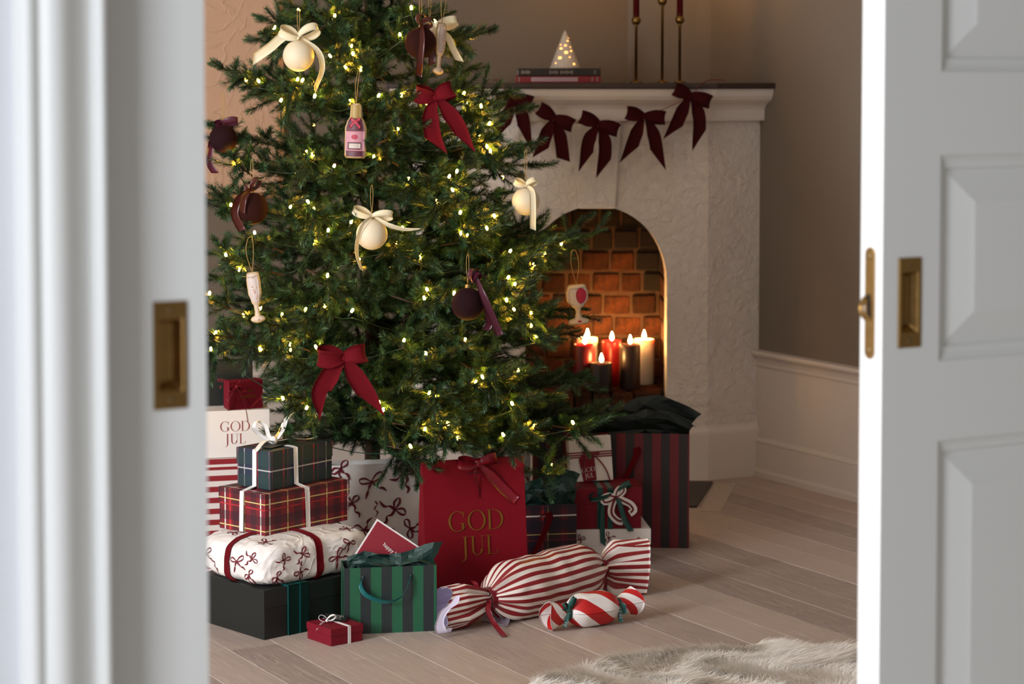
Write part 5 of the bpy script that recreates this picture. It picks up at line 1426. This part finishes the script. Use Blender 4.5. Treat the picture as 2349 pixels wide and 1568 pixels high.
# boughs read off the photograph: tip column, row, depth, rise
TIPS = [(1133, 75, 5.9, 10), (1040, 30, 5.85, 12), (575, 62, 5.88, 12), (580, 96, 5.8, 6), (640, 10, 5.85, 14),
        (472, 215, 5.80, 3), (560, 195, 5.6, 8), (1230, 262, 5.85, 6), (1262, 358, 5.75, 2), (1205, 330, 5.58, 4), (1175, 215, 5.7, 8), (455, 345, 5.78, 4), 
        (1160, 430, 5.55, 3), (440, 470, 5.7, 3), (430, 560, 5.75, 4), (560, 400, 5.55, 8), (1398, 592, 5.75, 3), (1325, 545, 5.85, 8), (1290, 560, 5.6, 8), (1250, 535, 5.7, 8),
        (1345, 705, 5.65, 3), (1300, 745, 5.6, -2), (1240, 640, 5.45, 5), (430, 680, 5.7, 2), (470, 760, 5.55, 0), (440, 800, 5.8, 0), (1360, 862, 5.7, 4), (1290, 800, 5.55, 2), (1365, 905, 5.85, 0),
        (1412, 975, 5.6, 3), (1385, 950, 5.75, 6), (1170, 1022, 5.36, 3), (1250, 915, 5.4, 4), (1300, 1030, 5.65, -6), (1250, 1080, 5.6, -16), (725, 985, 5.5, 2), (570, 800, 5.5, 4),
        (735, 575, 5.42, 2), (905, 612, 5.36, -3), (1088, 600, 5.38, 2), (640, 335, 5.52, 5), (770, 255, 5.5, 6), (905, 425, 5.42, 6), (690, 745, 5.36, 3), (850, 705, 5.33, 4), (1000, 700, 5.32, 4), (975, 860, 5.28, 2),
        (1115, 845, 5.33, 2), (790, 985, 5.27, 8), (765, 985, 5.36, 8), (880, 1030, 5.26, 2), (1080, 985, 5.28, 3), (1010, 310, 5.5, 6), (850, 150, 5.6, 10), (700, 50, 5.66, 12), (960, 75, 5.62, 10), (655, 905, 5.36, 0), (840, 62, 5.58, 10), (900, 28, 5.62, 12), (775, 95, 5.58, 8), (860, 5, 5.66, 14),
        (610, 700, 5.42, 4), (620, 520, 5.45, 6), (1050, 480, 5.42, 8), (700, 420, 5.46, 8), (1120, 720, 5.36, 2), (880, 900, 5.26, 2), (1010, 1000, 5.26, 4), (800, 860, 5.28, 6), (1180, 590, 5.5, 6), ]
for tdef in TIPS: bough_to(*tdef)
z = .36; ang = 0
while z < 2.2:                                          # the rest of the tree, tier by tier
    r = trad(z + .03); k = 6 if z < 1.2 else 5
    for i in range(k):
        a = ang + i * 2 * math.pi / k + random.uniform(-.15, .15); rr = r * random.uniform(.70, .95)
        if math.sin(a) < -.15: rr *= .86                # towards the viewer the read-off boughs lead
        if z < .62 and math.cos(a) < -.35 and math.sin(a) < .35: continue   # the stack of boxes stands here
        el = R(random.uniform(2, 10) + (z - .4) * 8)
        zz = z + random.uniform(-.03, .03)
        bough(Vector((math.cos(a) * .012, math.sin(a) * .012, zz - .02)), Vector((math.cos(a) * rr, math.sin(a) * rr, zz - .02 + rr * math.tan(el))))
    ang += 2.399; z += .17
mb = MB(); mb.tube([(0, 0, .04), (.004, 0, .8), (-.003, .002, 1.6), (0, 0, TZ)], [.022, .020, .014, .006], 12)
mb.build('trunk', plain('bark', hexc('3a2718'), .9, .35, 60, .7, 90), tree)
for k in range(3):
    a = k * 2.0944 + .5; MB().tube([(0, 0, .06), (math.cos(a) * .1, math.sin(a) * .1, .045), (math.cos(a) * .22, math.sin(a) * .22, .008)], [.012, .011, .008], 8).build('stand_leg', plain('green_metal', hexc('1c2a20'), .5) if k == 0 else bpy.data.materials['green_metal'], tree)

# ------------------------------------------------------------------ string lights
def surf_depth(u, v, k=0.97):
    """depth at which the line of sight meets the tree's outer surface"""
    best = None
    for i in range(200):
        Y = 5.1 + i * .005; p = at(u, v, Y); d = math.hypot(p.x - TX, p.y - TY)
        if d < trad(p.z) * k: return Y
        if best is None or d < best[0]: best = (d, Y)
    return best[1]
CR1 = [(757,80),(1061,49),(1033,120),(568,213),(998,428),(1164,354),(1174,411),(1237,533),(1623,60),(1535,268),(1938,328),(349,612),(447,622),(747,612),(784,618),(879,739),(619,772),(1150,780),(1372,735),(1545,732),(1743,792),(2027,720),(2049,800),(2160,815),(2224,952),(2143,1037),(2205,1127),(149,1062),(254,1217),(818,1171),(866,1191),(1029,1277),(1335,1205),(1519,993),(1607,1377),(1915,1357),(1974,1316),(1941,1461),(827,1553),(2231,1162),(1116,515)]
CR3 = [(234,169),(872,200),(417,382),(983,363),(872,450),(1505,453),(1556,344),(195,553),(300,667),(978,709),(1722,884),(954,944),(1168,980),(809,975),(627,1015),(331,1018),(115,1151),(687,1240),(889,1260),(1566,1210),(2036,1206),(1735,1310),(2240,1457),(2170,1490),(2117,1530),(80,1277),(460,960),(68,848),(1744,818),(460,1275),(692,180),(1160,295),(1687,570),(1820,140),(2000,225)]
CR4 = [(525,137),(457,248),(228,288),(284,300),(1127,384),(978,476),(879,576),(667,453),(708,750),(634,891),(700,973),(853,1005),(483,1003),(900,1213),(500,1543),(739,1525),(650,690),(856,1123),(163,830)]
CR5 = [(739,440),(953,528),(1604,483),(1641,545),(2017,716),(1886,873),(2312,797),(2119,428),(2056,393),(738,685),(2142,672),(2222,670),(815,15)]
CR7 = [(831,82),(991,242),(766,315),(1286,224),(1123,546),(427,338),(350,232)]
BULB = [(460 + a / 3.356, b / 3.356) for a, b in CR1] + [(460 + a / 3.356, 420 + b / 3.356) for a, b in CR3] + [(1000 + a / 3.915, 460 + b / 3.915) for a, b in CR4] + [(460 + a / 3.915, 800 + b / 3.915) for a, b in CR5] + [(920 + a / 3.2625, 900 + b / 3.2625) for a, b in CR7]
sl = empty('string_lights', (TX, TY, 0)); tag(sl, 'warm white fairy lights on green wire wound through the fir tree', 'string lights')
M_bulb = emitter('warm_bulb', (1.0, .55, .045), 300.0)
M_socket = plain('green_socket', hexc('15281f'), .5)
mb = MB(); mb.lathe([(.0001, .0060), (.0018, .0053), (.0029, .0030), (.0032, 0), (.0028, -.003), (.0022, -.005)], 10, mi=0); mb.lathe([(.0001, -.019), (.0022, -.018), (.0030, -.012), (.0032, -.005), (.0001, -.0049)], 8, mi=1)
bl0 = mb.build('bulb', [M_bulb, M_socket], sl); first = True; pos = []
random.seed(6)
for (u, v) in BULB: pos.append(at(u, v, surf_depth(u, v, 1.0)) - Vector((TX, TY, 0)))
for k in range(36):                                     # the lamps on the far and inner side of the tree
    zz = random.uniform(.35, 2.1); a = random.uniform(-.2, math.pi + .2); r = trad(zz) * random.uniform(.3, .72); pos.append(Vector((math.cos(a) * r, math.sin(a) * r, zz)))
for k in range(6):                                     # lamps deeper among the front boughs
    zz = random.uniform(.4, 1.5); a = random.uniform(math.pi + .2, 2 * math.pi - .2); r = trad(zz) * random.uniform(.3, .62); pos.append(Vector((math.cos(a) * r, math.sin(a) * r, zz)))
for p in pos:
    if first: o = bl0; first = False
    else: o = bl0.copy(); COL.objects.link(o)
    o.location = p; o.rotation_euler = (random.uniform(-.6, .6), random.uniform(-.6, .6), 0)
# a short shoot of the tree beside most of the lamps in view
SPR = [bough_mesh(.15, 900 + k) for k in range(4)]
for k, p in enumerate(pos[:len(BULB)]):
    a = math.atan2(p.y, p.x) + random.uniform(-.8, .8); e = random.uniform(-.25, .45); d = Vector((math.cos(a) * math.cos(e), math.sin(a) * math.cos(e), math.sin(e)))
    side = Vector((-d.y, d.x, 0)).normalized(); base = p - d * random.uniform(.09, .13) + side * random.choice((-.010, .010)) + Vector((0, 0, random.choice((-.012, -.014, .010))))
    y = Vector((0, 0, 1)).cross(d).normalized(); z_ = d.cross(y); o = bpy.data.objects.new('branch', SPR[k % 4]); COL.objects.link(o); o.parent = tree
    o.matrix_basis = Matrix(((d.x, y.x, z_.x, base.x), (d.y, y.y, z_.y, base.y), (d.z, y.z, z_.z, base.z), (0, 0, 0, 1)))
# wire: from lamp to lamp in rows, dipping between the boughs
rows = {}
for p in pos[:len(BULB)]: rows.setdefault(int(p.z / .075), []).append(p)
mb = MB(); prev = None; M_wire = plain('green_wire', hexc('173226'), .45)
for r_ in sorted(rows):
    row = sorted(rows[r_], key=lambda p: p.x, reverse=bool(r_ % 2))
    for p in row:
        q = p + Vector((0, 0, -.018))
        if prev is not None and (q - prev).length < .45:
            m = (prev + q) / 2; rr = math.hypot(m.x, m.y) + 1e-6; L = (q - prev).length
            m = m - Vector((m.x / rr, m.y / rr, 0)) * (.42 * L) + Vector((0, 0, -.14 * L))
            mb.tube(spline([prev, m, q], 9), .0013, 5)
        prev = q
mb.build('wire', M_wire, sl)

# ------------------------------------------------------------------ ornaments
M_cream = plain('cream_matt_glass', hexc('e3d3b4'), .55, .03, 8, .05, 200)
M_creamrib = satin('cream_satin', hexc('eadcb8'), .33)
M_brown = velvet('brown_velvet', hexc('2c0d08'), hexc('5c2618')); M_brownrib = satin('brown_satin', hexc('4a1a12'), .3)
M_plum = velvet('plum_velvet', hexc('220a0f'), hexc('4e1a22')); M_plumrib = satin('plum_satin', hexc('4a1428'), .3)
M_cap = metal('champagne_cap', hexc('b59a6a'), .3); M_thread = plain('gold_thread', hexc('a88440'), .45)
def ornament(u, v, Y, name, label, group=None):
    o = empty(name, at(u, v, Y)); tag(o, label, 'ornament', group); return o, Y / FPX
def hanger(o, x0, z0, h, spread=.006, tilt=0.0):
    mb = MB(); mb.tube(spline([(x0, 0, z0), (x0 - spread, 0, z0 + h * .6), (x0 - spread * .6 + tilt, .004, z0 + h), (x0 + spread * .6 + tilt, .004, z0 + h), (x0 + spread, 0, z0 + h * .6), (x0, 0, z0)], 24), .0007, 5); mb.build('hanger', M_thread, o)
def bauble(u, v, rpx, Y, mat, ribm, label, loops, tails, rw, hang=.07, capdir=0.0, knotoff=(0, 0), group='baubles on the fir tree'):
    o, s = ornament(u, v, Y, 'bauble', label, group); r = rpx * s
    MB().lathe([(max(.0001, r * math.sin(math.pi * k / 24)), -r * math.cos(math.pi * k / 24)) for k in range(25)], 36).build('ball', mat, o)
    MB().lathe([(.006, r - .003), (.0066, r + .001), (.0062, r + .006), (.0066, r + .0075), (.002, r + .009), (.0001, r + .009)], 16).build('cap', M_cap, o)
    hanger(o, 0, r + .008, hang, .003)
    bow(o, ribm, [(a * s, b * s, c * s, d) for a, b, c, d in loops], [([tuple(x * s for x in p) for p in pts], w_ * s, c1, c2, rl) for pts, w_, c1, c2, rl in tails], rw * s, (.0045 if loops else 0), .0007, Matrix.Translation((knotoff[0] * s, -.006 + (knotoff[2] * s if len(knotoff) > 2 else 0), r + .006 + knotoff[1] * s)))
    return o
def sd(u, v, k=1.06): return surf_depth(u, v, k)
bauble(685, 128, 36, sd(685, 128) - .03, M_cream, M_creamrib, 'cream bauble with wide satin bow near the picture frame', [(-42, 18, 14, .55), (46, 22, 16, .6)], [([(0, 0), (-34, 2), (-66, -24, -4), (-104, -50, -2)], 22, .35, 0, .2), ([(6, 0), (44, -30, 0), (54, -70, 6), (36, -118, 10)], 15, .4, 0, (.4, 1.0))], 22)
bauble(986, 92, 33, sd(986, 92) + .03, M_cream, M_creamrib, 'cream bauble half hidden behind the brown bauble near the treetop', [(52, 16, 13, .5), (-30, 8, 12, .6)], [([(4, 0), (30, -20, 0), (44, -50, 0), (58, -76, 0)], 16, .4, 0, .4), ([(0, 0), (-30, -10, 0), (-46, -22, 0)], 14, .4, 0, .4)], 20, knotoff=(10, -10))
bauble(965, 98, 36, sd(965, 98) - .03, M_brown, M_brownrib, 'brown velvet bauble with satin ribbon near the treetop', [(3, 24, 10, 1.0), (26, 6, 10, .8)], [([(2, 2), (4, -30, -36), (0, -80, -34), (-4, -118, -12)], 16, .15, 0, .25), ([(10, 0), (26, -40, 20), (24, -92, 20)], 16, -.2, 0, .3)], 18)
bauble(512, 318, 32, sd(512, 318) - .0, M_plum, M_plumrib, 'plum bauble half hidden by a branch beside the picture', [(-16, -8, 8, .6), (34, 4, 8, .5)], [([(-8, 0), (-24, -40, -2), (-32, -90, 0), (-18, -116, -2)], 15, .3, 0, .4)], 16)
bauble(578, 478, 37, sd(578, 478) - .035, M_brown, M_brownrib, 'brown velvet bauble with long ribbon on the side near the door', [(16, 26, 8, .8), (-10, 16, 8, .9)], [([(0, 4), (-26, -18, -20), (-36, -54, -24), (-20, -92, -16)], 18, .1, 0, (.6, .2)), ([(0, 4), (-12, -14, -38), (-18, -50, -38)], 14, .2, 0, .4)], 16)
bauble(853, 537, 36, sd(853, 537) - .03, M_cream, M_creamrib, 'cream bauble with thin satin tails in the middle of the tree', [(-42, 16, 11, .5), (48, 2, 12, .6)], [([(2, 0), (-16, -14, -30), (-30, -50, -26), (-34, -86, -8), (-24, -122, -6)], 13, .4, 0, (.5, 1.2)), ([(4, 0), (40, -20, -10), (76, -30, -4), (108, -30, 0)], 13, .3, 0, (.3, 1.4))], 17)
bauble(1206, 462, 32, 5.52, M_cream, M_creamrib, 'pale cream bauble hanging free before the fireplace', [(-26, 10, 8, .5), (24, 12, 8, .6)], [([(2, 0), (14, -14, -18), (16, -56, -30), (16, -100, -18)], 14, .2, 0, .2)], 15, hang=.085)
bauble(1073, 697, 38, sd(1073, 697) - .03, M_plum, M_plumrib, 'plum velvet bauble with long ribbon near the wine glass', [(2, 30, 10, .9), (14, 22, 8, .7)], [([(8, 10), (24, -30, -24), (44, -78, -18), (62, -122, -10)], 17, .1, 0, .2), ([(8, 6), (28, -50, 6), (38, -92, 6), (30, -112, 6)], 17, -.2, 0, .3)], 16, knotoff=(12, 8))

def bow_thing(u, v, Y, label, loops, tails, w):
    o, s = ornament(u, v, Y, 'velvet_bow', label, 'velvet bows on the fir tree')
    bow(o, M_velred, [(a * s, b * s, c * s, d) for a, b, c, d in loops], [([tuple(x * s for x in p) for p in pts], w_ * s, c1, c2, rl) for pts, w_, c1, c2, rl in tails], w * s, 9 * s, .0014); return o
bow_thing(998, 222, sd(998, 222) - .035, 'red velvet bow beside the mantel end of the tree', [(-44, 8, 14, .25), (40, 18, 14, .2)], [([(-2, -4), (-10, -40, -4), (-6, -84, -6), (2, -112, -2)], 38, .7, 0, .1), ([(8, -4), (30, -34, -4), (52, -66, -4), (66, -104, 0)], 36, .9, 0, .15)], 38)
bow_thing(789, 819, sd(789, 819) - .04, 'red velvet bow low on the tree above the tartan boxes', [(-60, 2, 18, .25), (50, 10, 18, .2)], [([(-4, -6), (-28, -36, -6), (-52, -78, -8), (-46, -108, -4)], 44, -.8, 0, .15), ([(6, -6), (22, -36, -4), (50, -80, -6), (62, -110, -4)], 42, .85, 0, .15)], 42)

# padded bead-embroidered ornaments: outline given as half widths down the height
def wprof(tab, f):
    for (a, wa), (b, wb) in zip(tab, tab[1:]):
        if a <= f <= b: t = (f - a) / (b - a); t = t * t * (3 - 2 * t); return wa + (wb - wa) * t
    return tab[-1][1]
def padded(o, tab, H, mat, trim, dep=.011, skew=None):
    N = 44; sk = skew or (lambda f: 0.0)
    def W(f): return wprof(tab, f)
    def D(f): return min(dep, W(f) * .75)
    g = []
    for i in range(N + 1):
        f = i / N; e = min(1, min(f, 1 - f) / .03) ** .5
        g.append([(sk(f) + W(f) * math.cos(a) * (.55 + .45 * e), D(f) * math.sin(a) * e, (f - .5) * H) for a in [2 * math.pi * j / 20 for j in range(21)]])
    MB().grid(g).build('felt_body', mat, o)
    pts = [(sk(i / N) + W(i / N) * 1.0, 0, (i / N - .5) * H) for i in range(N + 1)] + [(sk(i / N) - W(i / N) * 1.0, 0, (i / N - .5) * H) for i in range(N, -1, -1)]
    MB().tube(pts + [pts[0]], .0013, 6).build('bead_piping', trim, o)
    def patch(nm, f0, f1, xs, m, off=.0006, shape=None, x0=0.0):
        gg = []
        for i in range(13):
            f = f0 + (f1 - f0) * i / 12; row = []
            k = shape((i / 12) * 2 - 1) if shape else 1.0
            for j in range(11):
                s = (j / 10 * 2 - 1) * xs * k + x0; row.append((sk(f) + W(f) * s, -D(f) * math.sqrt(max(0, 1 - s * s)) - off, (f - .5) * H))
            gg.append(row)
        return MB().grid(gg, .0008).build(nm, m, o)
    return W, D, patch
def beads(name, col, rough=.35):
    t = NT(name); v = t.n('ShaderNodeTexVoronoi'); v.inputs['Scale'].default_value = 900; t.link(t.coord('Object'), v.inputs['Vector'])
    t.set(color=t.mix(v.outputs['Distance'], tuple(min(1, c * 1.2) for c in col), tuple(c * .72 for c in col)), rough=rough, spec=.5); t.bump(t.math('SUBTRACT', 1.0, v.outputs['Distance']), .35, .0008); return t.mat
E_gold, E_plum, E_pink, E_red, E_cream, E_white = beads('gold_beads', hexc('b09050')), beads('plum_beads', hexc('5a2432')), beads('pink_beads', hexc('c88a94')), beads('red_beads', hexc('b01c38')), beads('cream_beads', hexc('d8bfa4')), beads('white_beads', hexc('cbb9ae'))
ell = lambda x: math.sqrt(max(0, 1 - x * x))
Yb = sd(815, 300) - .03
o, s = ornament(816, 300, Yb, 'bottle_ornament', 'beaded champagne bottle ornament hanging high on the tree'); o.rotation_euler = (0, R(1.5), R(-6))
H = 124 * s
W_, D_, patch = padded(o, [(0, 20 * s), (.04, 24 * s), (.55, 24 * s), (.66, 20 * s), (.76, 13 * s), (.95, 12 * s), (1, 8 * s)], H, E_cream, E_gold, .013)
patch('foil_neck', .73, .975, .84, E_gold); patch('bottle_glass', .50, .73, .86, E_plum); patch('bottle_foot', .03, .13, .86, E_plum); patch('label', .13, .50, .90, E_pink, .0009)
patch('label_frame', .16, .29, .66, E_plum, .0016); patch('label_window', .18, .27, .56, E_white, .0026); patch('label_dot', .345, .435, .30, E_red, .0018, ell)
for a in (-1, 1):
    q = [Vector((a * -11 * s, -.0125, .23 * H)), Vector((a * 2 * s, -.0150, .155 * H)), Vector((a * 12 * s, -.0140, .06 * H))]; mb = MB(); ribbon(mb, spline(q, 8), 6.5 * s, (.5, 0, a * .8), .0012); mb.build('red_cross_band', E_red, o)
hanger(o, 0, H / 2 - .002, 76 * s, .003, .004)
FLU = [(0, 3.0), (.015, 11), (.06, 17), (.10, 15), (.14, 6), (.22, 4.6), (.34, 5.4), (.42, 10), (.60, 15), (.80, 15.5), (.97, 14), (1, 12)]
M_pearl = plain('pink_pearl', hexc('d8a894'), .25)
def flute(u, v, Y, hpx, rz, label, ry):
    o, s = ornament(u, v, Y, 'glass_ornament', label); o.rotation_euler = (0, ry, rz); H = hpx * s
    W_, D_, patch = padded(o, [(a, b * s) for a, b in FLU], H, E_cream, E_gold, .009); patch('champagne_fill', .42, .93, .80, E_white)
    for (x, f) in ((.1, .9), (-.15, .72), (.45, .70), (-.05, .66), (.2, .63), (.1, .60), (.5, .53), (.4, .48), (.2, .06)):
        MB().lathe([(max(.0001, .0019 * math.sin(math.pi * k / 6)), -.0019 * math.cos(math.pi * k / 6)) for k in range(7)], 8, (x * W_(f), -D_(f) * math.sqrt(1 - x * x) - .0012, (f - .5) * H)).build('pearl', M_pearl, o)
    hanger(o, 0, H / 2 - .002, 80 * s, .009, .004)
flute(586, 682, sd(586, 682) - .035, 116, R(-8), 'beaded champagne flute ornament low on the side near the door', R(-7))
flute(1009, 112, sd(1009, 112) - .02, 118, R(52), 'beaded champagne flute ornament turned edgewise near the treetop', R(7))
o, s = ornament(1325, 698, 5.62, 'glass_ornament', 'beaded wine glass ornament with red centre before the firebox'); o.rotation_euler = (0, R(-4), R(14)); H = 92 * s
W_, D_, patch = padded(o, [(0, 18 * s), (.03, 25 * s), (.10, 24 * s), (.17, 8 * s), (.30, 4.5 * s), (.40, 7 * s), (.46, 14 * s), (.62, 25 * s), (.80, 26 * s), (.93, 22 * s), (1, 19 * s)], H, E_cream, E_gold, .010)
patch('wine_beads', .50, .92, .82, E_white); patch('red_wine', .52, .93, .50, E_red, .0016, ell, .30); patch('foot_dot', .06, .11, .2, E_red, .001, ell)
hanger(o, 0, H / 2 - .002, 78 * s, .010, .0)

# ------------------------------------------------------------------ bow garland on the mantel
GY = 6.935; gs = GY / FPX
ga = empty('bow_garland', at(1374, 282, GY)); tag(ga, 'garland of five wine velvet bows hanging from the mantel', 'garland')
KN = [(1179, 226, [(-42, -2), (42, -10)], [([(-4, -6), (-18, -44, -3), (-32, -84)], -.8), ([(6, -6), (20, -44, -3), (26, -94)], .8)]),
      (1272, 270, [(-36, 22), (42, -18)], [([(-4, -6), (-20, -40, -3), (-32, -80)], -.35), ([(4, -6), (14, -50, -3), (20, -96)], .15)]),
      (1374, 283, [(-42, 16), (44, -16)], [([(-4, -6), (-24, -40, -3), (-30, -88)], -.55), ([(4, -6), (14, -50, -3), (10, -104)], -.5)]),
      (1477, 266, [(-40, 8), (48, -4)], [([(-4, -6), (-20, -46, -3), (-34, -88)], -.55), ([(8, -6), (24, -50, -3), (32, -100)], .6)]),
      (1583, 218, [(-36, 14), (46, -16)], [([(-4, -6), (-22, -44, -3), (-40, -86)], -.5), ([(6, -6), (20, -50, -3), (20, -104)], -.55)])]
g0 = at(1374, 282, GY)
for (u, v, lp_, tl_) in KN:
    b = empty('bow', at(u, v, GY) - g0 + Vector((0, -.012, 0)), 0, ga)
    bow(b, M_velwine, [(a * gs, c * gs, .012, .2) for a, c in lp_], [([tuple(x * gs for x in p) for p in pts], 30 * gs, cut * 1.5, 0, .1) for pts, cut in tl_], 30 * gs, 6 * gs, .0012)
cord = [at(1130, 184, 6.99), at(1145, 186, GY + .01)] + [at(u, v + 2, GY) for u, v, _, _ in KN] + [at(1600, 200, GY + .005), at(1625, 184, 6.985), at(1665, 184, 7.02)]
MB().tube([p - g0 for p in spline(cord, 70)], .0013, 6).build('cord', M_satred, ga)
